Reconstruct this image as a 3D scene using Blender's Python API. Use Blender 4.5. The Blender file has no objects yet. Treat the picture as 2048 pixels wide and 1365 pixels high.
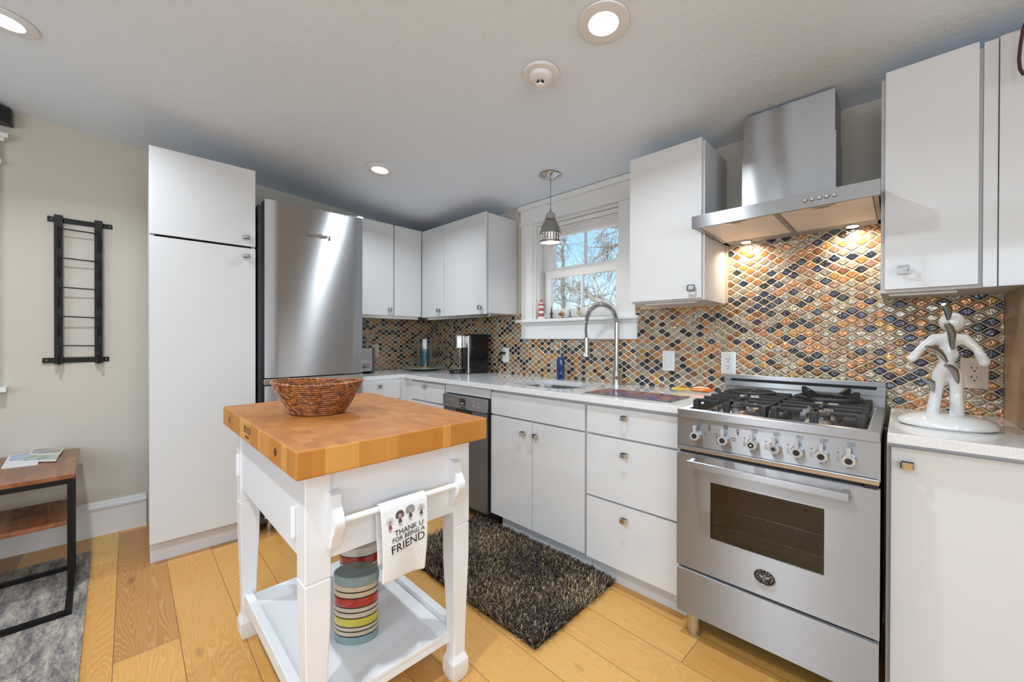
import bpy, bmesh, math, random
from mathutils import Vector, Matrix
random.seed(7)
PI = math.pi
sc = bpy.context.scene
COL = sc.collection

# ------------------------------------------------------------------ camera, world, light, exposure
CAM_H = 1.195
FPX = 800.9
cam_d = bpy.data.cameras.new('camera'); cam = bpy.data.objects.new('camera', cam_d); COL.objects.link(cam)
cam_d.sensor_width = 36.0; cam_d.lens = FPX / 2048 * 36.0; cam_d.clip_start = 0.02
_y, _p, _r = -0.76945, -0.0045155, 0.002494
_f = Vector((math.sin(_y)*math.cos(_p), math.cos(_y)*math.cos(_p), math.sin(_p)))
_rt = Vector((math.cos(_y), -math.sin(_y), 0)); _u = _rt.cross(_f)
RT = math.cos(_r)*_rt + math.sin(_r)*_u; UP = -math.sin(_r)*_rt + math.cos(_r)*_u; FW = _f
m = Matrix((RT, UP, -FW)).transposed().to_4x4(); m.translation = (0, 0, CAM_H)
cam.matrix_world = m
sc.camera = cam

sc.view_settings.view_transform = 'Standard'
sc.view_settings.look = 'None'
sc.view_settings.gamma = 1
sc.view_settings.use_curve_mapping = False
sc.view_settings.exposure = 0.03
sc.cycles.use_denoising = True
sc.cycles.max_bounces = 8
sc.cycles.diffuse_bounces = 4
sc.cycles.glossy_bounces = 4
sc.cycles.transmission_bounces = 6
sc.cycles.sample_clamp_indirect = 6
sc.cycles.caustics_reflective = False
sc.cycles.caustics_refractive = False

w = bpy.data.worlds.new('sky'); sc.world = w; w.use_nodes = True
nt = w.node_tree; nt.nodes.clear()
wo = nt.nodes.new('ShaderNodeOutputWorld'); bg = nt.nodes.new('ShaderNodeBackground')
tc = nt.nodes.new('ShaderNodeTexCoord'); sx = nt.nodes.new('ShaderNodeSeparateXYZ'); rp = nt.nodes.new('ShaderNodeValToRGB')
nt.links.new(tc.outputs['Generated'], sx.inputs[0]); nt.links.new(sx.outputs['Z'], rp.inputs[0])
nt.links.new(rp.outputs[0], bg.inputs[0]); nt.links.new(bg.outputs[0], wo.inputs[0])
rp.color_ramp.elements[0].position = 0.0; rp.color_ramp.elements[0].color = (.78, .86, .93, 1)
rp.color_ramp.elements[1].position = 0.6; rp.color_ramp.elements[1].color = (.10, .30, .75, 1)
e = rp.color_ramp.elements.new(0.07); e.color = (.62, .82, 1.0, 1)
e = rp.color_ramp.elements.new(0.2); e.color = (.36, .66, 1.0, 1)
bg.inputs[1].default_value = 1.5

Y_WALL = 2.32
def ceil_z(y): return 2.225 + .08*(Y_WALL - y)

def area(name, loc, rot, sx_, sy_, power, color=(1, 1, 1), spread=PI, shape='RECTANGLE'):
    l = bpy.data.lights.new(name, 'AREA'); l.shape = shape; l.size = sx_
    if shape == 'RECTANGLE': l.size_y = sy_
    l.energy = power; l.color = color; l.spread = spread
    o = bpy.data.objects.new(name, l); COL.objects.link(o); o.location = loc; o.rotation_euler = rot
    return o
# added soft fill lamps before the rear and right walls, tinted like daylight
area('fill_rear', (.2, -2.93, 1.55), (PI/2, 0, 0), 3.4, 1.3, 54, (.72, .86, 1))
area('fill_right', (2.52, -.6, 1.5), (PI/2, 0, PI/2), 2.6, 1.3, 50, (.74, .87, 1))
sun_d = bpy.data.lights.new('sun', 'SUN'); sun_d.energy = 4.0; sun_d.angle = .01; sun_d.color = (1, .96, .88)
sun = bpy.data.objects.new('sun', sun_d); COL.objects.link(sun); sun.rotation_euler = Vector((-.35, .75, -.55)).to_track_quat('-Z', 'Y').to_euler()
DOWN = [(-.753, 1.235), (-2.45, 1.283), (-2.50, -.25), (-.75, -.30), (1.0, -.6), (-.75, -2.0)]  # first three are visible; the others are added out of view for extra light
for i, (x, y) in enumerate(DOWN):
    area('downlight', (x, y, ceil_z(y) - .012), (math.atan(.08), 0, 0), .06, .06, (9.5, 8.0, 12, 13, 13, 12)[i], (.82, .915, 1), math.radians(135), 'DISK')

# ------------------------------------------------------------------ helpers
def pY(px, py, y):
    d = FW + RT*((px-1024)/FPX) + UP*(-(py-682.5)/FPX); d = d*(y/d.y); return Vector((d.x, d.y, d.z + CAM_H))
def pX(px, py, x):
    d = FW + RT*((px-1024)/FPX) + UP*(-(py-682.5)/FPX); d = d*(x/d.x); return Vector((d.x, d.y, d.z + CAM_H))
def pZ(px, py, z):
    d = FW + RT*((px-1024)/FPX) + UP*(-(py-682.5)/FPX); d = d*((z-CAM_H)/d.z); return Vector((d.x, d.y, z))

class MB:
    def __init__(s): s.v = []; s.f = []
    def add(s, vs, fs, M=None):
        n = len(s.v)
        s.v += [tuple(M @ Vector(v)) if M else tuple(v) for v in vs]
        s.f += [tuple(i+n for i in f) for f in fs]
        return s
    def box(s, x0, x1, y0, y1, z0, z1, bev=0, seg=2, M=None):
        if x0 > x1: x0, x1 = x1, x0
        if y0 > y1: y0, y1 = y1, y0
        if z0 > z1: z0, z1 = z1, z0
        if not bev:
            vs = [(x0,y0,z0),(x1,y0,z0),(x1,y1,z0),(x0,y1,z0),(x0,y0,z1),(x1,y0,z1),(x1,y1,z1),(x0,y1,z1)]
            return s.add(vs, [(0,3,2,1),(4,5,6,7),(0,1,5,4),(1,2,6,5),(2,3,7,6),(3,0,4,7)], M)
        bm = bmesh.new(); bmesh.ops.create_cube(bm, size=1)
        for v in bm.verts: v.co = (x0+(v.co.x+.5)*(x1-x0), y0+(v.co.y+.5)*(y1-y0), z0+(v.co.z+.5)*(z1-z0))
        b = min(bev, .49*min(x1-x0, y1-y0, z1-z0))
        bmesh.ops.bevel(bm, geom=bm.edges[:], offset=b, segments=seg, profile=.5, affect='EDGES')
        return s.bm(bm, M)
    def bm(s, bm, M=None):
        bm.verts.ensure_lookup_table(); bm.verts.index_update()
        s.add([v.co[:] for v in bm.verts], [tuple(v.index for v in f.verts) for f in bm.faces], M); bm.free(); return s
    def lathe(s, prof, c=(0,0,0), seg=32, sx=1, sy=1, M=None, cap=True):
        vs = []; fs = []; n = len(prof)
        for i in range(seg):
            a = 2*PI*i/seg
            for r, z in prof: vs.append((c[0]+r*math.cos(a)*sx, c[1]+r*math.sin(a)*sy, c[2]+z))
        for i in range(seg):
            j = (i+1) % seg
            for k in range(n-1): fs.append((i*n+k, j*n+k, j*n+k+1, i*n+k+1))
        if cap:
            if prof[0][0] > 1e-6: fs.append(tuple(i*n for i in reversed(range(seg))))
            if prof[-1][0] > 1e-6: fs.append(tuple(i*n+n-1 for i in range(seg)))
        return s.add(vs, fs, M)
    def cyl(s, a, b, r, seg=20, r2=None):
        a = Vector(a); b = Vector(b); return s.tube([a, b], [r, r if r2 is None else r2], seg)
    def tube(s, pts, r, seg=10, closed=False, flat=None):
        pts = [Vector(p) for p in pts]; n = len(pts)
        rs = r if isinstance(r, (list, tuple)) else [r]*n
        vs = []; fs = []; up = None
        for i, p in enumerate(pts):
            if closed: t = pts[(i+1) % n] - pts[i-1]
            else: t = pts[min(i+1, n-1)] - pts[max(i-1, 0)]
            t.normalize()
            if up is None:
                up = Vector((0,0,1)) if abs(t.z) < .9 else Vector((1,0,0))
            a = t.cross(up); 
            if a.length < 1e-6: a = t.cross(Vector((0,1,0)))
            a.normalize(); b = a.cross(t); up = b
            for k in range(seg):
                q = 2*PI*k/seg
                vs.append(p + a*(math.cos(q)*rs[i]) + b*(math.sin(q)*rs[i]*(flat or 1)))
        m_ = n if closed else n-1
        for i in range(m_):
            j = (i+1) % n
            for k in range(seg):
                l = (k+1) % seg
                fs.append((i*seg+k, i*seg+l, j*seg+l, j*seg+k))
        if not closed:
            fs.append(tuple(range(seg))[::-1]); fs.append(tuple((n-1)*seg+k for k in range(seg)))
        return s.add(vs, fs)
    def prism(s, poly, axis, lo, hi, M=None):
        """poly in the two other axes (x,y order kept), extruded along axis"""
        def P(a, b, c): return {'x': (c, a, b), 'y': (a, c, b), 'z': (a, b, c)}[axis]
        n = len(poly)
        vs = [P(a, b, lo) for a, b in poly] + [P(a, b, hi) for a, b in poly]
        fs = [tuple(range(n))[::-1], tuple(range(n, 2*n))] + [(i, (i+1) % n, n+(i+1) % n, n+i) for i in range(n)]
        if axis == 'y': fs = [f[::-1] for f in fs]
        return s.add(vs, fs, M)
    def sphere(s, c, r, seg=20, rings=12, M=None):
        rx, ry, rz = r if isinstance(r, tuple) else (r, r, r)
        prof = [(max(1e-7, math.sin(PI*k/rings)), -math.cos(PI*k/rings)) for k in range(rings+1)]
        vs = []; fs = []; n = rings+1
        for i in range(seg):
            a = 2*PI*i/seg
            for q, z in prof: vs.append((c[0]+q*math.cos(a)*rx, c[1]+q*math.sin(a)*ry, c[2]+z*rz))
        for i in range(seg):
            j = (i+1) % seg
            for k in range(n-1): fs.append((i*n+k, j*n+k, j*n+k+1, i*n+k+1))
        return s.add(vs, fs, M)
    def text(s, txt, size, M, ext=.0006, align='CENTER', shear=0):
        cu = bpy.data.curves.new('t', 'FONT'); cu.body = txt; cu.size = size; cu.extrude = ext; cu.align_x = align; cu.align_y = 'CENTER'
        cu.shear = shear; cu.resolution_u = 3
        o = bpy.data.objects.new('t', cu); COL.objects.link(o)
        dg = bpy.context.evaluated_depsgraph_get(); me = bpy.data.meshes.new_from_object(o.evaluated_get(dg))
        s.add([v.co[:] for v in me.vertices], [tuple(p.vertices) for p in me.polygons], M)
        bpy.data.objects.remove(o); bpy.data.curves.remove(cu); bpy.data.meshes.remove(me); return s

def face_minus_y(x, y, z): return Matrix(((1,0,0,x),(0,0,-1,y),(0,1,0,z),(0,0,0,1)))
def face_plus_x(x, y, z): return Matrix(((0,0,1,x),(1,0,0,y),(0,1,0,z),(0,0,0,1)))

def base_of(o):
    M = Matrix.Identity(4)
    while o is not None:
        M = o.matrix_local_own @ M if False else (Matrix.Translation(o.location) @ o.rotation_euler.to_matrix().to_4x4()) @ M
        o = o.parent
    return M
def obj(name, mb, mat, parent=None, smooth=35, local=False, solid=None):
    vs = mb.v
    if parent is not None and not local:
        I = base_of(parent).inverted(); vs = [tuple(I @ Vector(v)) for v in vs]
    me = bpy.data.meshes.new(name); me.from_pydata(vs, [], mb.f); me.update()
    bmx = bmesh.new(); bmx.from_mesh(me); bmesh.ops.recalc_face_normals(bmx, faces=bmx.faces[:]); bmx.to_mesh(me); bmx.free()
    if mat: me.materials.append(mat)
    if smooth is not None:
        me.polygons.foreach_set('use_smooth', [True]*len(me.polygons))
        me.set_sharp_from_angle(angle=math.radians(smooth))
    o = bpy.data.objects.new(name, me); COL.objects.link(o); o.parent = parent
    if smooth is not None and len(me.vertices) < 4000:
        wn_ = o.modifiers.new('weighted', 'WEIGHTED_NORMAL'); wn_.keep_sharp = True; wn_.weight = 80
    return o
def thing(name, label, cat, loc=(0,0,0), rotz=0, group=None):
    o = bpy.data.objects.new(name, None); COL.objects.link(o); o.empty_display_size = .05
    o.location = loc; o.rotation_euler = (0, 0, rotz); o['label'] = label; o['category'] = cat
    if group: o['group'] = group
    return o
def tag(o, label, cat, group=None, kind=None):
    o['label'] = label; o['category'] = cat
    if group: o['group'] = group
    if kind: o['kind'] = kind
    return o
def struct(name, mb, mat, parent=None, smooth=35):
    o = obj(name, mb, mat, parent, smooth)
    if parent is None: o['kind'] = 'structure'
    return o
def dup(root, loc, rotz=None, label=None, group=None):
    r = root.copy(); COL.objects.link(r); r.location = loc
    if rotz is not None: r.rotation_euler = (0, 0, rotz)
    if label: r['label'] = label
    if group: r['group'] = group
    for ch in list(root.children):
        c = ch.copy(); COL.objects.link(c); c.parent = r
        for g in ch.children:
            d = g.copy(); COL.objects.link(d); d.parent = c
    return r

# ------------------------------------------------------------------ materials
def mat(name, color=(.8,.8,.8), rough=.5, metal=0, **kw):
    m_ = bpy.data.materials.new(name); m_.use_nodes = True
    b = m_.node_tree.nodes['Principled BSDF']
    b.inputs['Base Color'].default_value = (*color, 1); b.inputs['Roughness'].default_value = rough; b.inputs['Metallic'].default_value = metal
    for k, v in kw.items(): b.inputs[k.replace('_', ' ')].default_value = v
    return m_
class N:
    def __init__(s, m_): s.m = m_; s.t = m_.node_tree; s.b = s.t.nodes.get('Principled BSDF'); s.c = s.t.nodes.new('ShaderNodeTexCoord')
    def n(s, typ, **kw):
        x = s.t.nodes.new('ShaderNode'+typ)
        for k, v in kw.items(): setattr(x, k, v)
        return x
    def l(s, a, b): s.t.links.new(a, b)
    def math(s, op, a, b=None, c=None, clamp=False):
        x = s.n('Math', operation=op); x.use_clamp = clamp
        for i, q in enumerate((a, b, c)):
            if q is None: continue
            if isinstance(q, (int, float)): x.inputs[i].default_value = q
            else: s.l(q, x.inputs[i])
        return x.outputs[0]
    def map(s, scale=(1,1,1), rot=(0,0,0), loc=(0,0,0), src='Object'):
        x = s.n('Mapping'); x.inputs['Scale'].default_value = scale; x.inputs['Rotation'].default_value = rot; x.inputs['Location'].default_value = loc
        s.l(s.c.outputs[src], x.inputs[0]); return x.outputs[0]
    def noise(s, vec, scale=5, detail=3, rough=.5, dist=0):
        x = s.n('TexNoise'); x.inputs['Scale'].default_value = scale; x.inputs['Detail'].default_value = detail
        x.inputs['Roughness'].default_value = rough; x.inputs['Distortion'].default_value = dist
        if vec is not None: s.l(vec, x.inputs['Vector'])
        return x
    def ramp(s, fac, stops, mode='LINEAR'):
        x = s.n('ValToRGB'); r = x.color_ramp; r.interpolation = mode
        while len(r.elements) > 1: r.elements.remove(r.elements[-1])
        r.elements[0].position = stops[0][0]; r.elements[0].color = (*stops[0][1], 1)
        for p, c in stops[1:]:
            e_ = r.elements.new(p); e_.color = (*c, 1)
        s.l(fac, x.inputs[0]); return x.outputs[0]
    def mix(s, fac, a, b, mode='MIX'):
        x = s.n('Mix', data_type='RGBA', blend_type=mode)
        for q, i in ((fac, 0), (a, 6), (b, 7)):
            if isinstance(q, (int, float)): x.inputs[i].default_value = q
            elif isinstance(q, tuple): x.inputs[i].default_value = (*q, 1)
            else: s.l(q, x.inputs[i])
        return x.outputs[2]
    def bump(s, h, strength=.2, dist=.01):
        x = s.n('Bump'); x.inputs['Strength'].default_value = strength; x.inputs['Distance'].default_value = dist
        s.l(h, x.inputs['Height']); s.l(x.outputs[0], s.b.inputs['Normal']); return x

WHITE = mat('gloss_white_lacquer', (.655, .655, .655), .09, 0, Coat_Weight=.3, Coat_Roughness=.03)
SATIN = mat('satin_white_lacquer', (.655, .655, .655), .42)
CARC = mat('white_melamine', (.62, .62, .63), .4)
CREAM = mat('maple_underside', (.62, .55, .44), .4)
TRIMW = mat('white_trim_paint', (.80, .80, .79), .35)
CARTW = mat('white_cart_paint', (.80, .81, .83), .32)
GREYGAP = mat('grey_gap_edge', (.38, .38, .39), .5)
def _plaster():
    m_ = mat('ceiling_plaster', (.81, .90, 1.0), .75); n = N(m_)
    a = n.noise(n.map((1.5, 1.5, 1)), 5, 6, .65, 1.5); n.bump(a.outputs[0], .16, .02); return m_
CEIL = _plaster()
def _wallm():
    m_ = mat('beige_wall_paint', (.60, .545, .465), .7); n = N(m_)
    a = n.noise(n.map(), 90, 2); n.bump(a.outputs[0], .05, .002); return m_
BEIGE = _wallm()
GREYW = mat('grey_white_wall_paint', (.55, .55, .55), .7)
def _quartz():
    m_ = mat('white_quartz', (.8, .8, .8), .07, 0, Coat_Weight=.3); n = N(m_)
    a = n.noise(n.map(), 260, 3, .7); c = n.ramp(a.outputs[0], [(.3, (.66, .65, .64)), (.62, (.80, .795, .79))]); n.l(c, n.b.inputs['Base Color']); return m_
QUARTZ = _quartz()
def steel(name, axis, color=(.40, .405, .42), rough=.42, aniso=.98):
    m_ = mat(name, color, rough, 1, Anisotropic=aniso, Anisotropic_Rotation=.25); n = N(m_)
    c = n.n('CombineXYZ'); 
    for i in range(3): c.inputs[i].default_value = axis[i] or .22*(i < 2)
    n.l(c.outputs[0], n.b.inputs['Tangent'])
    sc_ = tuple(3 if a else 700 for a in axis)
    a = n.noise(n.map(sc_), 1, 2, .6)
    r = n.n('MapRange'); n.l(a.outputs[0], r.inputs[0]); r.inputs[3].default_value = rough-.04; r.inputs[4].default_value = rough+.05
    n.l(r.outputs[0], n.b.inputs['Roughness'])
    b2 = n.noise(n.map(tuple(.6 if a_ else 90 for a_ in axis)), 1, 2); cc = n.mix(b2.outputs[0], tuple(c_*.95 for c_ in color), color); n.l(cc, n.b.inputs['Base Color'])
    return m_
STEELX = steel('brushed_steel_along_x', (1,0,0))
STEELY = steel('brushed_steel_along_y', (0,1,0), (.47, .475, .485), .42, .98)
STEELZ = steel('brushed_steel_upright', (1,0,0), (.42,.42,.425), .36, .98)
CHROME = mat('polished_nickel', (.62, .60, .58), .12, 1)
DCHROME = mat('dark_nickel', (.26, .25, .24), .22, 1)
NICKEL = mat('brushed_nickel', (.55, .53, .50), .28, 1)
FILTER = mat('filter_mesh_metal', (.86, .82, .78), .5, .3)
BLACK = mat('black_plastic', (.015, .015, .016), .35)
IRON = mat('cast_iron', (.022, .023, .025), .45)
WROUGHT = mat('black_wrought_iron', (.012, .010, .009), .5, 0, Specular_IOR_Level=.3)
DARK = mat('dark_recess', (.01, .01, .01), .6)
DGREY = mat('dark_grey_cabinet_side', (.06, .06, .065), .4)
GLOSSBLACK = mat('gloss_black_plastic', (.008, .008, .01), .04)
GREYPL = mat('satin_grey_knob', (.50, .51, .53), .3, .3)
PLASTW = mat('white_plastic', (.82, .82, .82), .3)
PLASTC = mat('almond_plastic', (.80, .66, .54), .3)
INK = mat('black_print', (.01, .01, .01), .5)
INKG = mat('grey_print', (.12, .10, .10), .5)
def emis(name, color, s):
    m_ = bpy.data.materials.new(name); m_.use_nodes = True; t = m_.node_tree; t.nodes.clear()
    e_ = t.nodes.new('ShaderNodeEmission'); e_.inputs[0].default_value = (*color, 1); e_.inputs[1].default_value = s
    o = t.nodes.new('ShaderNodeOutputMaterial'); t.links.new(e_.outputs[0], o.inputs[0]); return m_
LAMP = emis('lamp_lens', (1, .97, .93), 4)
LAMPW = emis('warm_lamp_lens', (1, .86, .66), 6)
def glass(name, color=(1,1,1), rough=0.0, thin=True):
    m_ = bpy.data.materials.new(name); m_.use_nodes = True; t = m_.node_tree; t.nodes.clear()
    g = t.nodes.new('ShaderNodeBsdfGlossy'); g.inputs['Roughness'].default_value = rough
    tr = t.nodes.new('ShaderNodeBsdfTransparent'); tr.inputs[0].default_value = (*color, 1)
    lw = t.nodes.new('ShaderNodeLayerWeight'); lw.inputs[0].default_value = .5
    pw_ = t.nodes.new('ShaderNodeMath'); pw_.operation = 'POWER'; pw_.inputs[1].default_value = 3; t.links.new(lw.outputs['Facing'], pw_.inputs[0])
    fr = t.nodes.new('ShaderNodeMath'); fr.operation = 'MULTIPLY_ADD'; fr.inputs[1].default_value = .9; fr.inputs[2].default_value = .05; t.links.new(pw_.outputs[0], fr.inputs[0])
    mx = t.nodes.new('ShaderNodeMixShader'); o = t.nodes.new('ShaderNodeOutputMaterial')
    t.links.new(fr.outputs[0], mx.inputs[0]); t.links.new(tr.outputs[0], mx.inputs[1]); t.links.new(g.outputs[0], mx.inputs[2]); t.links.new(mx.outputs[0], o.inputs[0]); return m_
PANE = glass('window_glass', (.97, .98, .98))
CLEAR = glass('clear_glass', (.97, .985, .985))
OVENG = glass('smoked_oven_glass', (.52, .50, .48))

def _tiles(uaxis):
    m_ = mat('lantern_glass_tile_'+uaxis, (.5,.5,.5), .12); n = N(m_)
    sp = n.n('SeparateXYZ'); n.l(n.c.outputs['Object'], sp.inputs[0])
    U = n.math('DIVIDE', sp.outputs['X' if uaxis == 'x' else 'Y'], .061); V = n.math('DIVIDE', n.math('SUBTRACT', sp.outputs['Z'], .914), .020)
    A = .425
    cs = n.math('MULTIPLY', n.math('COSINE', n.math('MULTIPLY', U, 2*PI)), A)
    k = n.math('FLOOR', V)
    par = n.math('FLOORED_MODULO', k, 2)                     # 0 even 1 odd
    s_ = n.math('SUBTRACT', 1, n.math('MULTIPLY', par, 2))   # +1 even, -1 odd
    sc_ = n.math('MULTIPLY', s_, cs)
    lo = n.math('ADD', k, sc_); hi = n.math('SUBTRACT', n.math('ADD', k, 1), sc_)
    up = n.math('GREATER_THAN', V, hi); dn = n.math('LESS_THAN', V, lo)
    kid = n.math('SUBTRACT', n.math('ADD', k, up), dn)
    par2 = n.math('FLOORED_MODULO', kid, 2); s2 = n.math('SUBTRACT', 1, n.math('MULTIPLY', par2, 2)); sc2 = n.math('MULTIPLY', s2, cs)
    lo2 = n.math('ADD', kid, sc2); hi2 = n.math('SUBTRACT', n.math('ADD', kid, 1), sc2)
    d = n.math('MINIMUM', n.math('SUBTRACT', V, lo2), n.math('SUBTRACT', hi2, V))
    # slope correction
    sn = n.math('MULTIPLY', n.math('SINE', n.math('MULTIPLY', U, 2*PI)), A*2*PI*.020/.061)
    dd = n.math('DIVIDE', d, n.math('SQRT', n.math('ADD', 1, n.math('MULTIPLY', sn, sn))))
    uid = n.math('FLOOR', n.math('ADD', U, n.math('MULTIPLY', par2, .5)))
    cv = n.n('CombineXYZ'); n.l(uid, cv.inputs[0]); n.l(kid, cv.inputs[1])
    wn = n.n('TexWhiteNoise', noise_dimensions='2D'); n.l(cv.outputs[0], wn.inputs['Vector'])
    col = n.ramp(wn.outputs['Value'], [(0, (.020, .030, .048)), (.10, (.055, .062, .075)), (.17, (.040, .022, .016)), (.27, (.38, .31, .215)),
        (.40, (.48, .40, .28)), (.53, (.56, .25, .07)), (.68, (.40, .21, .12)), (.80, (.30, .11, .025)), (.87, (.42, .36, .27)), (.95, (.56, .30, .07))], 'CONSTANT')
    fine = n.noise(n.map((1,1,1)), 130, 4, .65, 1.2)
    col2 = n.mix(n.math('MULTIPLY', fine.outputs[0], .5), col, n.mix(.5, col, (.9, .8, .7), 'MULTIPLY'))
    tile = n.n('MapRange', interpolation_type='SMOOTHSTEP'); n.l(dd, tile.inputs[0]); tile.inputs[1].default_value = .085; tile.inputs[2].default_value = .13
    base = n.mix(tile.outputs[0], (.70, .61, .48), col2); n.l(base, n.b.inputs['Base Color'])
    rg = n.math('SUBTRACT', .75, n.math('MULTIPLY', tile.outputs[0], .66)); n.l(rg, n.b.inputs['Roughness'])
    n.l(n.math('MULTIPLY', tile.outputs[0], .40), n.b.inputs['Metallic'])
    n.b.inputs['IOR'].default_value = 1.7
    n.b.inputs['Thin Film IOR'].default_value = 2.0
    th = n.math('ADD', n.math('MULTIPLY', wn.outputs['Value'], 260), n.math('MULTIPLY', fine.outputs[0], 500)); n.l(n.math('MULTIPLY', th, tile.outputs[0]), n.b.inputs['Thin Film Thickness'])
    pil = n.n('MapRange', interpolation_type='SMOOTHSTEP'); n.l(dd, pil.inputs[0]); pil.inputs[1].default_value = .06; pil.inputs[2].default_value = .35
    lump = n.noise(n.map((1,1,1)), 75, 2, .5, .6)
    h = n.math('ADD', n.math('MULTIPLY', pil.outputs[0], 1.0), n.math('MULTIPLY', n.math('MULTIPLY', lump.outputs[0], tile.outputs[0]), 1.1))
    n.bump(h, .8, .0035)
    return m_
TILEX = _tiles('x'); TILEY = _tiles('y')

def _floor():
    m_ = mat('oak_planks', (.6,.35,.12), .38); n = N(m_)
    v = n.map((1,1,1), (0,0,math.radians(2.2)), (0,0,0)); sp = n.n('SeparateXYZ'); n.l(v, sp.inputs[0])
    W = .19
    r = n.math('DIVIDE', n.math('SUBTRACT', sp.outputs['Y'], .335), W); row = n.math('FLOOR', r); fr = n.math('SUBTRACT', r, row)
    w1 = n.n('TexWhiteNoise', noise_dimensions='1D'); n.l(row, w1.inputs['W'])
    u = n.math('ADD', n.math('DIVIDE', sp.outputs['X'], 1.35), n.math('MULTIPLY', w1.outputs['Value'], 7)); cu = n.math('FLOOR', u); fu = n.math('SUBTRACT', u, cu)
    cv = n.n('CombineXYZ'); n.l(row, cv.inputs[0]); n.l(cu, cv.inputs[1]); wn = n.n('TexWhiteNoise', noise_dimensions='2D'); n.l(cv.outputs[0], wn.inputs['Vector'])
    tone = n.ramp(wn.outputs['Value'], [(0, (.30, .135, .038)), (.20, (.48, .22, .055)), (.26, (.64, .315, .070)), (.6, (.73, .375, .088)), (1, (.78, .435, .115))])
    # grain, shifted per plank
    off = n.n('CombineXYZ'); n.l(n.math('MULTIPLY', wn.outputs['Value'], 23), off.inputs[0]); n.l(n.math('MULTIPLY', row, 3.1), off.inputs[1])
    ad = n.n('VectorMath', operation='ADD'); n.l(v, ad.inputs[0]); n.l(off.outputs[0], ad.inputs[1])
    mp = n.n('Mapping'); mp.inputs['Scale'].default_value = (.75, 6.5, 1); n.l(ad.outputs[0], mp.inputs[0])
    big = n.noise(mp.outputs[0], 1.0, 2, .5, .4)
    rings = n.math('SINE', n.math('MULTIPLY', big.outputs[0], 400)); rings = n.math('POWER', n.math('MULTIPLY', n.math('ADD', rings, 1), .5), 3.0)
    mp2 = n.n('Mapping'); mp2.inputs['Scale'].default_value = (9, 260, 1); n.l(ad.outputs[0], mp2.inputs[0])
    fine = n.noise(mp2.outputs[0], 1, 3, .6)
    c = n.mix(n.math('MULTIPLY', rings, .40), tone, n.mix(.45, tone, (.95, .76, .48)))
    c = n.mix(n.math('MULTIPLY', fine.outputs[0], .75), c, n.mix(1.0, c, (.60, .52, .44), 'MULTIPLY'))
    # knots
    vo = n.n('TexVoronoi'); vo.inputs['Scale'].default_value = 1; mp3 = n.n('Mapping'); mp3.inputs['Scale'].default_value = (1.6, 4.2, 1); n.l(ad.outputs[0], mp3.inputs[0]); n.l(mp3.outputs[0], vo.inputs['Vector'])
    kn = n.n('MapRange'); n.l(vo.outputs['Distance'], kn.inputs[0]); kn.inputs[1].default_value = .02; kn.inputs[2].default_value = .09; kn.inputs[3].default_value = .75; kn.inputs[4].default_value = 0
    c = n.mix(kn.outputs[0], c, (.11, .05, .02))
    seam = n.math('MINIMUM', n.math('MULTIPLY', n.math('MINIMUM', fr, n.math('SUBTRACT', 1, fr)), W), n.math('MULTIPLY', n.math('MINIMUM', fu, n.math('SUBTRACT', 1, fu)), 1.35))
    sm = n.n('MapRange'); n.l(seam, sm.inputs[0]); sm.inputs[1].default_value = .0005; sm.inputs[2].default_value = .0018
    c = n.mix(sm.outputs[0], (.20, .10, .034), c); n.l(c, n.b.inputs['Base Color'])
    h = n.math('ADD', sm.outputs[0], n.math('MULTIPLY', fine.outputs[0], .15)); n.bump(h, .4, .002)
    return m_
FLOORM = _floor()

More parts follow.
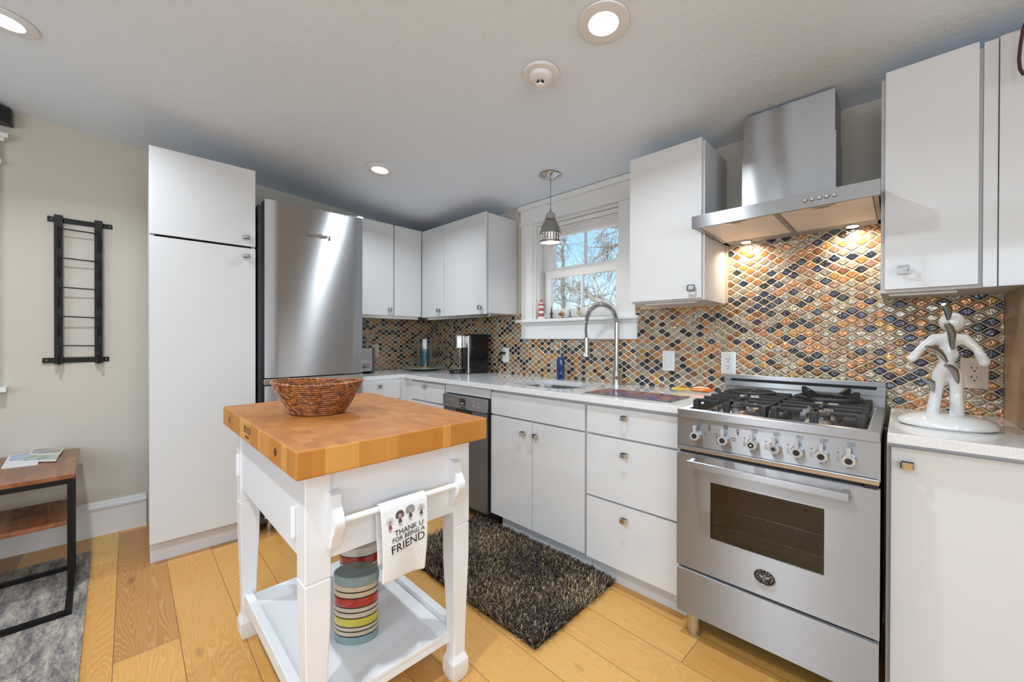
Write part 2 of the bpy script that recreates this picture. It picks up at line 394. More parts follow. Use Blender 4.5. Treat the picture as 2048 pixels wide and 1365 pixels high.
def _butcher():
    m_ = mat('butcher_block', (.6,.3,.1), .5); n = N(m_)
    g = n.n('NewGeometry') if False else n.n('NewGeometry')
    spn = n.n('SeparateXYZ'); n.l(n.c.outputs['Normal'], spn.inputs[0])
    sp = n.n('SeparateXYZ'); n.l(n.c.outputs['Object'], sp.inputs[0])
    def cells(u, v, su, sv, seed):
        r = n.math('FLOOR', n.math('DIVIDE', v, sv)); w1 = n.n('TexWhiteNoise', noise_dimensions='1D'); n.l(n.math('ADD', r, seed), w1.inputs['W'])
        c_ = n.math('FLOOR', n.math('ADD', n.math('DIVIDE', u, su), n.math('MULTIPLY', w1.outputs['Value'], 5)))
        cv = n.n('CombineXYZ'); n.l(c_, cv.inputs[0]); n.l(r, cv.inputs[1]); cv.inputs[2].default_value = seed
        wn = n.n('TexWhiteNoise', noise_dimensions='3D'); n.l(cv.outputs[0], wn.inputs['Vector']); return wn.outputs['Value']
    top = cells(sp.outputs['X'], sp.outputs['Y'], .060, .034, 1.5)
    tcol = n.ramp(top, [(0, (.37, .140, .032)), (.35, (.41, .160, .037)), (.7, (.44, .180, .043)), (1, (.48, .21, .054))])
    grain = n.noise(n.map((16, 60, 1)), 1.5, 4, .6, .6)
    tcol = n.mix(n.math('MULTIPLY', grain.outputs[0], .7), tcol, n.mix(1.0, tcol, (.72, .60, .48), 'MULTIPLY'))
    def strips(u, su, seed):
        # uneven stave widths
        uu = n.math('ADD', n.math('DIVIDE', u, su), n.math('MULTIPLY', n.math('SINE', n.math('MULTIPLY', u, 47)), .35))
        w1 = n.n('TexWhiteNoise', noise_dimensions='1D'); n.l(n.math('ADD', n.math('FLOOR', uu), seed), w1.inputs['W']); return w1.outputs['Value']
    sx_ = strips(sp.outputs['X'], .042, 3.5); sy_ = strips(sp.outputs['Y'], .055, 9.5)
    ax = n.math('GREATER_THAN', n.math('ABSOLUTE', spn.outputs['X']), .6)
    sv = n.n('Mix', data_type='FLOAT'); n.l(ax, sv.inputs[0]); n.l(sx_, sv.inputs[2]); n.l(sy_, sv.inputs[3])
    scol = n.ramp(sv.outputs[0], [(0, (.47, .18, .025)), (.3, (.56, .25, .045)), (.6, (.52, .205, .03)), (1, (.70, .36, .085))])
    gr = n.noise(n.map((120, 120, 5)), 1, 3, .6, .4); scol = n.mix(n.math('MULTIPLY', gr.outputs[0], .6), scol, n.mix(1.0, scol, (.78, .66, .52), 'MULTIPLY'))
    az = n.math('GREATER_THAN', spn.outputs['Z'], .6); n.l(n.mix(az, scol, tcol), n.b.inputs['Base Color'])
    return m_
BUTCHER = _butcher()
def woodm(name, c0, c1, scale=(2, 30, 30), rough=.4):
    m_ = mat(name, c0, rough); n = N(m_); a = n.noise(n.map(scale), 1, 4, .6, .8)
    n.l(n.ramp(a.outputs[0], [(.3, c0), (.7, c1)]), n.b.inputs['Base Color']); return m_
ACACIA = woodm('reddish_acacia', (.12, .038, .013), (.34, .12, .038), (4, 16, 14), .25)
MAPLEP = woodm('maple_panel', (.36, .215, .10), (.50, .33, .18), (30, 4, 1.5), .35)
def _rug(name, stops, scale, sc=3, rough=.95, bumps=.6):
    m_ = mat(name, (.3,.3,.3), rough); n = N(m_); a = n.noise(n.map(scale, (0, 0, .25)), sc, 8, .78, .25); b = n.noise(n.map((1,1,1)), 160, 3)
    f = n.math('ADD', n.math('MULTIPLY', a.outputs[0], .8), n.math('MULTIPLY', b.outputs[0], .2))
    n.l(n.ramp(f, stops), n.b.inputs['Base Color']); n.bump(b.outputs[0], bumps, .004); return m_
GREYRUG = _rug('distressed_grey_rug', [(.36, (.06, .057, .062)), (.44, (.14, .125, .12)), (.51, (.27, .235, .20)), (.60, (.46, .395, .32))], (1.6, 6, 1), 4)
def _shag():
    m_ = mat('shag_pile', (.2,.13,.08), .6); n = N(m_)
    at = n.n('Attribute', attribute_name='tuft'); 
    n.l(n.ramp(at.outputs['Fac'], [(0, (.012, .011, .014)), (.38, (.04, .028, .020)), (.55, (.14, .082, .042)), (.75, (.30, .20, .105)), (1, (.58, .44, .26))]), n.b.inputs['Base Color'])
    return m_
SHAG = _shag()
def _wicker():
    m_ = mat('woven_rattan', (.3,.1,.03), .3, Coat_Weight=.5, Coat_Roughness=.15); n = N(m_)
    a = n.noise(n.map((40, 40, 90)), 1, 3, .6); n.l(n.ramp(a.outputs[0], [(.3, (.06, .015, .005)), (.5, (.24, .065, .012)), (.7, (.50, .17, .03))]), n.b.inputs['Base Color']); return m_
WICKER = _wicker(); WICKL = mat('pale_rattan_stitch', (.48, .20, .06), .35)
def _towel():
    m_ = mat('white_waffle_cotton', (.86, .86, .86), .9); n = N(m_)
    sp = n.n('SeparateXYZ'); n.l(n.c.outputs['Object'], sp.inputs[0])
    a = n.math('MULTIPLY', n.math('ABSOLUTE', n.math('SINE', n.math('MULTIPLY', sp.outputs['Y'], 560))), n.math('ABSOLUTE', n.math('SINE', n.math('MULTIPLY', sp.outputs['Z'], 560))))
    n.bump(a, .55, .002); return m_
TOWEL = _towel()
def _art():
    m_ = mat('painted_glass_art', (.2,.1,.2), .12); n = N(m_)
    a = n.noise(n.map((4, 9, 1)), 1.2, 4, .6, 1.0)
    n.l(n.ramp(a.outputs[0], [(.28, (.03, .06, .25)), (.40, (.06, .10, .36)), (.46, (.10, .035, .10)), (.52, (.20, .06, .06)), (.58, (.30, .10, .08)), (.64, (.10, .05, .20)), (.70, (.75, .22, .06)), (.76, (.3, .12, .04))]), n.b.inputs['Base Color']); return m_
ART = _art()

# ------------------------------------------------------------------ room shell
XR, YB = 2.6, -3.0
def wl(y): return -3.385 - (Y_WALL - y)*.042      # left wall, slightly out of square
b = MB().box(-3.75, XR+.1, YB-.1, Y_WALL+.12, -.05, 0); struct('floor', b, FLOORM)
b = MB(); y0, y1 = YB-.1, Y_WALL+.12
vs = [(-3.75, y0, ceil_z(y0)), (XR+.1, y0, ceil_z(y0)), (XR+.1, y1, ceil_z(y1)), (-3.75, y1, ceil_z(y1))]
b.add(vs+[(x, y, z+.08) for x, y, z in vs], [(0,3,2,1),(4,5,6,7),(0,1,5,4),(1,2,6,5),(2,3,7,6),(3,0,4,7)]); struct('ceiling', b, CEIL, smooth=None)
# window wall, with the opening for window_1
WX0, WX1, WZ0, WZ1 = -2.017, -1.283, 1.345, 2.072
b = MB(); T = Y_WALL+.16
b.box(-3.75, WX0, Y_WALL, T, 0, 2.24); b.box(WX1, XR+.1, Y_WALL, T, 0, 2.24); b.box(WX0, WX1, Y_WALL, T, 0, WZ0); b.box(WX0, WX1, Y_WALL, T, WZ1, 2.24)
struct('wall_back', b, BEIGE, smooth=None)
# left wall with the opening of window_2
b = MB()
def lwall(ya, yb, z0, z1=None):
    za = z1 if z1 else ceil_z(ya)+.02; zb = z1 if z1 else ceil_z(yb)+.02
    vs = [(wl(ya), ya, z0), (wl(yb), yb, z0), (wl(yb), yb, zb), (wl(ya), ya, za)]
    o_ = [(x-.12, y, z) for x, y, z in vs]
    b.add(vs+o_, [(0,1,2,3),(7,6,5,4),(0,4,5,1),(1,5,6,2),(2,6,7,3),(3,7,4,0)])
lwall(-.455, Y_WALL+.1, 0); lwall(YB-.1, -1.45, 0); lwall(-1.45, -.455, 0, .93)
za, zb = ceil_z(-1.45)+.02, ceil_z(-.455)+.02
vs = [(wl(-1.45), -1.45, 2.13), (wl(-.455), -.455, 2.13), (wl(-.455), -.455, zb), (wl(-1.45), -1.45, za)]
b.add(vs+[(x-.12, y, z) for x, y, z in vs], [(0,1,2,3),(7,6,5,4),(0,4,5,1),(1,5,6,2),(2,6,7,3),(3,7,4,0)])
struct('wall_left', b, BEIGE, smooth=None)
b = MB().box(XR, XR+.1, YB-.1, Y_WALL+.1, 0, 2.75); struct('wall_right', b, BEIGE, smooth=None)
b = MB().box(-3.75, XR+.1, YB-.1, YB, 0, 2.75); struct('wall_front', b, BEIGE, smooth=None)
# baseboard along the left wall
def lw_strip(b, ya, yb, z0, z1, t0, t1):
    vs = []
    for y in (ya, yb):
        vs += [(wl(y)+t0, y, z0), (wl(y)+t1, y, z0), (wl(y)+t1, y, z1), (wl(y)+t0, y, z1)]
    b.add(vs, [(0,1,2,3),(7,6,5,4),(0,4,5,1),(1,5,6,2),(2,6,7,3),(3,7,4,0)]); return b
b = MB(); lw_strip(b, YB, .212, 0, .165, 0, .018); lw_strip(b, YB, .212, .165, .178, 0, .024); lw_strip(b, YB, .212, .178, .196, 0, .014); lw_strip(b, YB, .212, .196, .204, 0, .008)
struct('baseboard_left', b, TRIMW, smooth=None)
# tiled backsplashes
b = MB().box(-3.38, -2.10, Y_WALL-.010, Y_WALL-.001, .914, 1.392).box(-2.10, -1.19, Y_WALL-.010, Y_WALL-.001, .914, 1.22).box(-1.19, -.655, Y_WALL-.010, Y_WALL-.001, .914, 1.392); b.box(-.655, -.045, Y_WALL-.010, Y_WALL-.001, .90, 1.70); b.box(-.045, .274, Y_WALL-.010, Y_WALL-.001, .914, 1.392)
struct('wall_back_backsplash', b, TILEX, smooth=None)
b = MB().box(-3.378, -3.371, 1.30, Y_WALL-.010, .914, 1.392); 
b2 = struct('wall_left_backsplash', b, TILEY, smooth=None)
# warm edging strips of the backsplash beside the hood
b = MB().box(-.664, -.652, Y_WALL-.016, Y_WALL-.0005, 1.388, 1.70, .002); struct('trim_1', b, mat('grout_edging', (.66, .50, .33), .5))
b = MB().box(-.052, -.040, Y_WALL-.016, Y_WALL-.0005, 1.388, 1.70, .002); struct('trim_2', b, bpy.data.materials['grout_edging'])

b = MB().box(-.038, .273, Y_WALL-.020, Y_WALL-.0105, 1.378, 1.394, .001); struct('trim_3', b, woodm('brown_edging_strip', (.20, .12, .05), (.30, .19, .09), (3, 30, 30)))
b = MB().box(-1.14, -.665, Y_WALL-.018, Y_WALL-.0105, 1.378, 1.392, .001); struct('trim_4', b, bpy.data.materials['grout_edging'])
# ------------------------------------------------------------------ window_1 over the sink
win = bpy.data.objects.new('window_1', None); COL.objects.link(win); win['kind'] = 'structure'; win.location = (-1.65, Y_WALL, 1.30)
F = Y_WALL-.022
b = MB().box(-2.127, WX0, F, Y_WALL, 1.325, WZ1+.005, .002); b.box(WX1, -1.172, F, Y_WALL, 1.325, WZ1+.005, .002)
b.box(-2.132, -1.167, F-.004, Y_WALL, WZ1+.005, 2.19, .002); b.box(-2.140, -1.159, F-.014, Y_WALL, WZ1-.002, WZ1+.014, .003)
b.box(-2.150, -1.149, F-.022, Y_WALL, 2.185, 2.224, .004)
obj('casing', b, TRIMW, win)
b = MB().box(-2.162, -1.137, Y_WALL-.055, Y_WALL+.10, 1.322, 1.345, .005); obj('stool', b, TRIMW, win)
b = MB().box(-2.127, -1.160, F, Y_WALL, 1.197, 1.322, .002); b.box(-2.135, -1.152, F-.006, Y_WALL, 1.305, 1.322, .002); obj('apron', b, TRIMW, win)
b = MB().box(WX0, WX0+.018, Y_WALL, T, 1.345, WZ1); b.box(WX1-.018, WX1, Y_WALL, T, 1.345, WZ1); b.box(WX0+.018, WX1-.018, Y_WALL, T, WZ1-.018, WZ1); b.box(WX0+.018, WX0+.032, Y_WALL+.03, Y_WALL+.06, 1.345, WZ1-.018); b.box(WX1-.032, WX1-.018, Y_WALL+.03, Y_WALL+.06, 1.345, WZ1-.018)
b.box(WX0+.018, WX1-.018, Y_WALL+.10, T, 1.345, 1.355)
obj('jamb', b, TRIMW, win, smooth=None)
def sash(y, z0, z1, gx0, gx1, gz0, gz1, name):
    b = MB().box(WX0+.018, gx0, y, y+.03, z0, z1, .003); b.box(gx1, WX1-.018, y, y+.03, z0, z1, .003)
    b.box(gx0, gx1, y, y+.03, z0, gz0, .003); b.box(gx0, gx1, y, y+.03, gz1, z1, .003)
    xm = (gx0+gx1)/2; b.box(xm-.008, xm+.008, y+.004, y+.026, gz0, gz1, .002)
    s_ = obj(name, b, TRIMW, win)
    obj('pane', MB().box(gx0, gx1, y+.014, y+.018, gz0, gz1), PANE, s_, smooth=None)
sash(Y_WALL+.062, 1.355, 1.705, -1.897, -1.352, 1.420, 1.655, 'lower_sash')
sash(Y_WALL+.096, 1.675, 2.05, -1.895, -1.345, 1.735, 2.01, 'upper_sash')
b = MB().box(-1.93, -1.90, Y_WALL+.092, Y_WALL+.095, 1.42, 1.66); obj('sash_track', MB().box(-1.962, -1.950, Y_WALL+.04, Y_WALL+.058, 1.40, 1.70, .002), GREYGAP, win)
# raised pleated shade
b = MB(); z = 2.052
b.box(-1.995, -1.305, Y_WALL+.02, Y_WALL+.058, 2.02, 2.052, .003)
for k in range(4): b.box(-1.99, -1.31, Y_WALL+.022, Y_WALL+.054, 2.018-.013*(k+1), 2.018-.013*k, .004)
b.box(-1.99, -1.31, Y_WALL+.02, Y_WALL+.056, 1.945, 1.966, .004)
s_ = obj('shade', b, PLASTW, win); obj('shade_handle', MB().box(-1.68, -1.62, Y_WALL+.012, Y_WALL+.022, 1.948, 1.958, .003), PLASTW, s_)

# window_2 on the left wall (only the edge of its casing is in view)
w2 = bpy.data.objects.new('window_2', None); COL.objects.link(w2); w2['kind'] = 'structure'; w2.location = (wl(-.9), -.9, .9)
b = MB(); lw_strip(b, -.455, -.372, .93, 2.13, 0, .02); lw_strip(b, -1.535, -1.45, .93, 2.13, 0, .02); lw_strip(b, -1.545, -.362, 2.13, 2.155, 0, .035)
lw_strip(b, -1.54, -.367, 2.155, 2.255, 0, .022); lw_strip(b, -1.55, -.352, 2.255, 2.272, 0, .034); lw_strip(b, -1.56, -.338, 2.272, 2.295, 0, .048)
obj('casing', b, TRIMW, w2)
b = MB(); lw_strip(b, -1.56, -.345, .905, .93, 0, .06); obj('stool', b, TRIMW, w2)
b = MB(); lw_strip(b, -1.45, -1.40, .93, 2.13, -.07, -.03); lw_strip(b, -.505, -.455, .93, 2.13, -.07, -.03); lw_strip(b, -1.40, -.505, .93, .98, -.07, -.03); lw_strip(b, -1.40, -.505, 2.08, 2.13, -.07, -.03); lw_strip(b, -1.40, -.505, 1.51, 1.55, -.07, -.03)
s_ = obj('sash', b, TRIMW, w2, smooth=None)
b = MB(); lw_strip(b, -1.40, -.505, .98, 2.08, -.052, -.048); obj('pane', b, PANE, s_, smooth=None)
# out-of-view window casings added around the fill lamps; the walls have no opening
for nm, fx, (a0, a1) in (('fill_window_3', 'y', (-1.5, 1.9)), ('fill_window_4', 'x', (-1.9, .7))):
    w_ = bpy.data.objects.new(nm, None); COL.objects.link(w_); w_['kind'] = 'structure'
    w_.location = (.2, YB, .9) if fx == 'y' else (XR, -.6, .9)
    b = MB()
    def bx(u0, u1, z0, z1, d0=0, d1=.03):
        if fx == 'y': b.box(u0, u1, YB+d0, YB+d1, z0, z1, .003)
        else: b.box(XR-d1, XR-d0, u0, u1, z0, z1, .003)
    bx(a0-.09, a0, .9, 2.2); bx(a1, a1+.09, .9, 2.2); bx(a0-.09, a1+.09, 2.2, 2.3); bx(a0-.12, a1+.12, .86, .9, 0, .06)
    mdl = (a0+a1)/2; bx(mdl-.03, mdl+.03, .9, 2.2, .07, .10); obj('casing', b, TRIMW, w_)

# ------------------------------------------------------------------ cabinet hardware
def knob_mb(c, face):
    """small strap loop knob; face 'y' sticks out to -y, 'x' to +x"""
    b = MB(); w, d, h, t, r = .0155, .026, .0095, .0022, .007
    outer = []; 
    def rr(w_, y0, y1, r_):
        pts = []
        for cx, cy, a0 in ((w_-r_, y0+r_, -90), (w_-r_, y1-.001, 0), (-w_+r_, y1-.001, 90), (-w_+r_, y0+r_, 180)):
            if cy < (y0+y1)/2:
                for k in range(5):
                    a = math.radians(a0 + 22.5*k); pts.append((cx+r_*math.cos(a), cy+r_*math.sin(a)))
            else: pts.append((w_ if cx > 0 else -w_, y1))
        return pts
    o_ = rr(w, -d, 0, r); i_ = rr(w-t, -d+t, -t, r-t)
    n = len(o_); vs = []
    for (x, y) in o_+i_:
        for z in (-h, h): vs.append((x, y, z))
    fs = []
    for k in range(n):
        l = (k+1) % n; O = lambda q, z: 2*q+z; I = lambda q, z: 2*(n+q)+z
        fs += [(O(k,0),O(l,0),O(l,1),O(k,1)), (I(l,0),I(k,0),I(k,1),I(l,1)), (O(k,1),O(l,1),I(l,1),I(k,1)), (O(l,0),O(k,0),I(k,0),I(l,0))]
    M = Matrix.Translation(c) @ (Matrix.Identity(4) if face == 'y' else Matrix.Rotation(PI/2, 4, 'Z'))
    return b.add(vs, fs, M)
def ring_knob_mb(c, face):
    b = MB(); w, h, t, r = .0175, .0150, .0034, .006
    rr = [(x, z) for x, z in rrect_(w, h, r)]; ri = [(x, z) for x, z in rrect_(w-t, h-t, r-t*.6)]; n = len(rr)
    vs = [(x, y, z) for y in (-.024, -.014) for L_ in (rr, ri) for x, z in L_]
    fs = []
    for k in range(n):
        l = (k+1) % n
        fs += [(k, l, n+l, n+k), (2*n+l, 2*n+k, 3*n+k, 3*n+l), (l, k, 2*n+k, 2*n+l), (n+k, n+l, 3*n+l, 3*n+k)]
    M = Matrix.Translation(c) @ (Matrix.Identity(4) if face == 'y' else Matrix.Rotation(PI/2, 4, 'Z'))
    b.add(vs, fs, M); b.box(.0105, .0155, -.016, 0, -.004, .004, .001, M=M); return b
def rrect_(w, h, r, n=5):
    return [(cx+r*math.cos(math.radians(a0+90*k/n)), cz+r*math.sin(math.radians(a0+90*k/n))) for cx, cz, a0 in ((w-r, h-r, 0), (-w+r, h-r, 90), (-w+r, -h+r, 180), (w-r, -h+r, 270)) for k in range(n+1)]
def front(root, name, face, p, u0, u1, z0, z1, kn=None, t=.018, m_=None, bev=.0015):
    """a flat slab front; p is the plane of its face, u along the wall"""
    if face == 'y': b = MB().box(u0, u1, p, p+t, z0, z1, bev)
    else: b = MB().box(p-t, p, u0, u1, z0, z1, bev)
    d = obj(name, b, m_ or WHITE, root)
    if kn:
        c = (kn[0], p-.0003, kn[1]) if face == 'y' else (p+.0003, kn[0], kn[1])
        obj('knob', (ring_knob_mb if root.name.startswith('wall_cabinet') else knob_mb)(c, face), DCHROME if root.name.startswith('wall_cabinet') else CHROME, d)
    return d

# pantry
P = thing('pantry_cabinet', 'tall white gloss pantry cabinet with two stacked doors left of refrigerator', 'cabinet', (-2.797, .183, 0))
b = MB().box(-3.40, -2.818, .185, .203, .114, 2.13); b.box(-3.40, -2.818, .640, .655, .114, 2.13); b.box(-3.40, -2.818, .203, .640, 2.112, 2.13); b.box(-3.40, -2.818, .203, .640, .114, .13); b.box(-3.40, -3.38, .203, .640, .13, 2.112)
obj('body', b, CARC, P, smooth=None)
front(P, 'upper_door', 'x', -2.797, .182, .655, 1.742, 2.198, (.607, 1.793), m_=SATIN)
front(P, 'lower_door', 'x', -2.797, .182, .655, .118, 1.730, (.607, 1.683), m_=SATIN)
obj('toe_kick', MB().box(-2.868, -2.850, .185, .655, 0, .114), CARC, P, smooth=None)
P.rotation_euler.z = math.radians(-2.8)

# refrigerator
R = thing('refrigerator', 'tall brushed stainless steel refrigerator with freezer drawer beside white pantry', 'refrigerator', (-2.745, .70, 0))
obj('body', MB().box(-3.40, -2.80, .672, 1.300, .06, 2.01, .004), DGREY, R)
def bulge(y0, y1, z0, z1, xf, d, bl=.010):
    b = MB(); n = 16; vs = []; fs = []
    prof = []
    for k in range(n+1):
        t_ = k/n; y = y0+(y1-y0)*t_; s_ = 1-(2*t_-1)**2
        edge = min(t_, 1-t_)*(y1-y0); rd = bl if edge > .006 else bl*(1-(1-edge/.006)**2)
        prof.append((xf - .004 + d*s_ + (rd-bl), y))
    prof = [(xf-.05, y0)] + prof + [(xf-.05, y1)]
    return b.prism(prof, 'z', z0, z1)
d = obj('fridge_door', bulge(.698, 1.305, .955, 2.040, -2.745, .007), STEELY, R, smooth=50)
b = MB().text('Blomberg', .036, face_plus_x(-2.7388, 1.010, 1.872), .002); obj('brand_lettering', b, CHROME, d, smooth=None)
obj('freezer_door', bulge(.698, 1.305, .10, .905, -2.745, .007), STEELY, R, smooth=50)
obj('grip_strip', MB().box(-2.79, -2.738, .690, 1.305, .914, .948, .004), NICKEL, R)
obj('hinge_cover', MB().box(-2.80, -2.742, 1.262, 1.305, 2.043, 2.056, .005), PLASTW, R)
obj('gasket', MB().box(-2.80, -2.794, .690, 1.300, .10, 2.03), BLACK, R, smooth=None)
for yy in (.74, 1.25): obj('foot', MB().cyl((-2.83, yy, 0), (-2.83, yy, .062), .016), NICKEL, R)

R.rotation_euler.z = math.radians(-1.2)
# wall cabinets on the left wall
def ucab(name, label, loc): return thing(name, label, 'cabinet', loc)
A = ucab('wall_cabinet', 'white gloss two-door wall cabinet on the left wall beside refrigerator', (-3.2, 1.65, 1.37))
b = MB().box(-3.372, -3.058, 1.312, 2.00, 1.39, 2.13); obj('body', b, CARC, A, smooth=None)
front(A, 'door', 'x', -3.038, 1.315, 1.712, 1.388, 2.145, (1.673, 1.44)); front(A, 'door', 'x', -3.038, 1.724, 1.985, 1.388, 2.145)
obj('light_rail', MB().box(-3.085, -3.067, 1.312, 1.97, 1.365, 1.388), NICKEL, A, smooth=None)
B = ucab('wall_cabinet', 'white gloss wall cabinet in the corner, left of window casing', (-2.6, 2.15, 1.37))
b = MB().box(-3.02, -2.185, 2.008, 2.309, 1.39, 2.13); obj('body', b, CARC, B, smooth=None)
front(B, 'narrow_door', 'y', 1.985, -3.03, -2.708, 1.382, 2.138, (-2.765, 1.433)); front(B, 'wide_door', 'y', 1.985, -2.704, -2.195, 1.382, 2.138, (-2.245, 1.43))
obj('light_rail', MB().box(-3.05, -2.20, 2.02, 2.038, 1.362, 1.388), NICKEL, B, smooth=None)
C_ = ucab('wall_cabinet', 'white gloss single-door wall cabinet between window and range hood', (-.85, 2.15, 1.37))
b = MB(); b.box(-1.030, -.664, 1.990, 2.309, 1.40, 2.138); b.box(-1.030, -.664, 1.990, 2.309, 1.385, 1.40)
obj('body', b, CARC, C_, smooth=None)
front(C_, 'door', 'y', 1.970, -1.037, -.672, 1.393, 2.148, (-.712, 1.44))
obj('under_light', MB().box(-.98, -.72, 2.03, 2.06, 1.377, 1.385, .002), PLASTW, C_)
D = ucab('wall_cabinet', 'white gloss wall cabinet with reflections, right of range hood', (.07, 2.15, 1.36))
b = MB(); b.box(-.052, .190, 1.990, 2.309, 1.366, 2.14); obj('body', b, CARC, D, smooth=None)
front(D, 'door', 'y', 1.970, -.041, .180, 1.376, 2.156, (.008, 1.442))
obj('under_light', MB().box(-.03, .14, 2.03, 2.06, 1.357, 1.366, .002), PLASTW, D)
E_ = ucab('wall_cabinet', 'white wall cabinet at the right edge of the picture above wood panel', (.5, 2.15, 1.36))
b = MB(); b.box(.191, .80, 1.992, 2.309, 1.366, 2.148); obj('body', b, CARC, E_, smooth=None)
b = MB().box(.190, .220, 1.976, 1.992, 1.366, 2.150, .001); obj('filler_strip', b, WHITE, E_)
front(E_, 'door', 'y', 1.972, .222, .80, 1.366, 2.152)
obj('maple_panel', MB().box(.275, .295, 1.70, 2.318, .9145, 1.366), MAPLEP, None, smooth=None)
tag(bpy.data.objects['maple_panel'], 'upright brown maple panel closing right end of white countertop', 'panel')
# dark red loop hanging before the cabinet at the right edge
b = MB(); c = Vector((.262, 1.905, 0)); pts = [pY(2052, 40, 1.93), pY(2046, 60, 1.93), pY(2041, 90, 1.93), pY(2038, 118, 1.93), pY(2040, 138, 1.93), pY(2047, 149, 1.93), pY(2056, 150, 1.93), pY(2066, 135, 1.93), pY(2068, 90, 1.93), pY(2064, 40, 1.93)]
b.tube(pts, .0042, 8, closed=True); tag(obj('hanging_loop', b, mat('dark_red_cord', (.07, .012, .012), .35)), 'dark red loop handle hanging at the upper right picture edge', 'loop')
b = MB().cyl(pY(2054, 42, 1.93), pY(2054, 42, 1.93)+Vector((0,.042,0)), .004, 8); b.cyl(pY(2054, 42, 1.93)+Vector((0,-.006,0)), pY(2054, 42, 1.93)+Vector((0,-.003,0)), .008, 12)
obj('hook', b, CHROME, bpy.data.objects['hanging_loop'])

# ------------------------------------------------------------------ base cabinets
YD = 1.705
def carcass(root, x0, x1, y0, y1, z0=.114, z1=.882):
    obj('body', MB().box(x0, x1, y0, y1, z0, z1), CARC, root, smooth=None)
S = thing('base_cabinet', 'white sink base cabinet with false front over two doors', 'cabinet', (-1.49, 2.0, 0))
b = MB(); b.box(-1.836, -1.82, YD+.02, 2.30, .114, .882); b.box(-1.15, -1.134, YD+.02, 2.30, .114, .882); b.box(-1.82, -1.15, YD+.02, YD+.04, .114, .882); b.box(-1.82, -1.15, YD+.04, 2.30, .114, .13); obj('body', b, CARC, S, smooth=None)
front(S, 'false_front', 'y', YD, -1.831, -1.140, .732, .866)
front(S, 'door', 'y', YD, -1.831, -1.492, .112, .722, (-1.557, .652)); front(S, 'door', 'y', YD, -1.488, -1.140, .112, .722, (-1.465, .652))
obj('toe_kick', MB().box(-1.79, -1.134, 1.768, 1.784, 0, .114), CARC, S, smooth=None)
Dr = thing('base_cabinet', 'white base cabinet with three stacked drawers left of the range', 'cabinet', (-.9, 2.0, 0))
carcass(Dr, -1.132, -.657, YD+.02, 2.30)
front(Dr, 'top_drawer', 'y', YD, -1.128, -.664, .732, .866, (-.917, .829)); front(Dr, 'middle_drawer', 'y', YD, -1.128, -.664, .422, .722, (-.917, .656)); front(Dr, 'bottom_drawer', 'y', YD, -1.128, -.664, .106, .412, (-.917, .352))
obj('toe_kick', MB().box(-1.132, -.655, 1.768, 1.784, 0, .114), CARC, Dr, smooth=None)
Cn = thing('base_cabinet', 'white corner base cabinet with one drawer left of dishwasher', 'cabinet', (-2.5, 2.0, 0))
carcass(Cn, -2.795, -2.304, YD+.02, 2.30)
front(Cn, 'drawer', 'y', YD, -2.740, -2.318, .730, .866, (-2.553, .838)); front(Cn, 'door', 'y', YD, -2.740, -2.318, .112, .720)
obj('corner_filler', MB().box(-2.822, -2.742, YD+.004, YD+.019, .112, .880).box(-2.840, -2.822, 1.642, YD+.019, .112, .880), CARC, Cn, smooth=None)
obj('toe_kick', MB().box(-2.80, -2.304, 1.768, 1.784, 0, .114), CARC, Cn, smooth=None)
Ln = thing('base_cabinet', 'white base cabinet with drawer between refrigerator and corner', 'cabinet', (-3.1, 1.5, 0))
carcass(Ln, -3.36, -2.83, 1.315, 1.641)
front(Ln, 'drawer', 'x', -2.806, 1.318, 1.640, .730, .866, (1.469, .838)); front(Ln, 'door', 'x', -2.806, 1.318, 1.640, .112, .720)
obj('toe_kick', MB().box(-2.885, -2.867, 1.315, 1.74, 0, .114), CARC, Ln, smooth=None)
Rb = thing('base_cabinet', 'white base cabinet right of the range under the knife holder', 'cabinet', (.3, 2.0, 0))
carcass(Rb, -.028, .62, YD+.02, 2.30)
front(Rb, 'door', 'y', YD, -.018, .60, .106, .866, (.018, .818))
obj('toe_kick', MB().box(-.028, .62, 1.768, 1.784, 0, .114), CARC, Rb, smooth=None)

# dishwasher
W_ = thing('dishwasher', 'narrow stainless steel dishwasher with buttons below white countertop', 'dishwasher', (-2.07, 2.0, 0))
obj('body', MB().box(-2.298, -1.842, 1.712, 2.28, .10, .815), DGREY, W_, smooth=None)
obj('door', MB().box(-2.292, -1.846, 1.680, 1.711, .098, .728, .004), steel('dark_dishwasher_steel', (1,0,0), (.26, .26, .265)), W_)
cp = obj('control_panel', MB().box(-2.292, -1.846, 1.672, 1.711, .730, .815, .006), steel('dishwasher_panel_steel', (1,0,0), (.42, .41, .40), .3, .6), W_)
obj('display', MB().box(-2.105, -2.045, 1.6705, 1.6725, .755, .800), BLACK, cp, smooth=None)
b = MB().text('88:8', .02, face_minus_y(-2.075, 1.6700, .768), .0004); obj('display_digits', b, mat('pale_digits', (.5, .5, .5), .5), cp, smooth=None)
b = MB().text('BOSCH', .017, face_minus_y(-2.065, 1.6712, .741), .0005); obj('brand_lettering', b, INK, cp, smooth=None)
for x, z in ((-2.235, .778), (-2.205, .782), (-2.18, .778), (-1.955, .792), (-1.955, .765), (-1.915, .785), (-1.91, .762)):
    obj('button', MB().cyl((x, 1.673, z), (x, 1.668, z), .0065, 14), CHROME, cp)
b = MB()
for k in range(6): b.text('----', .009, face_minus_y(-2.145, 1.6712, .800-.009*k), .0003); b.text('---', .009, face_minus_y(-2.00, 1.6712, .800-.009*k), .0003)
obj('printed_markings', b, INKG, cp, smooth=None)
obj('pull_recess', MB().box(-2.15, -1.99, 1.675, 1.681, .700, .727, .003), DARK, W_)
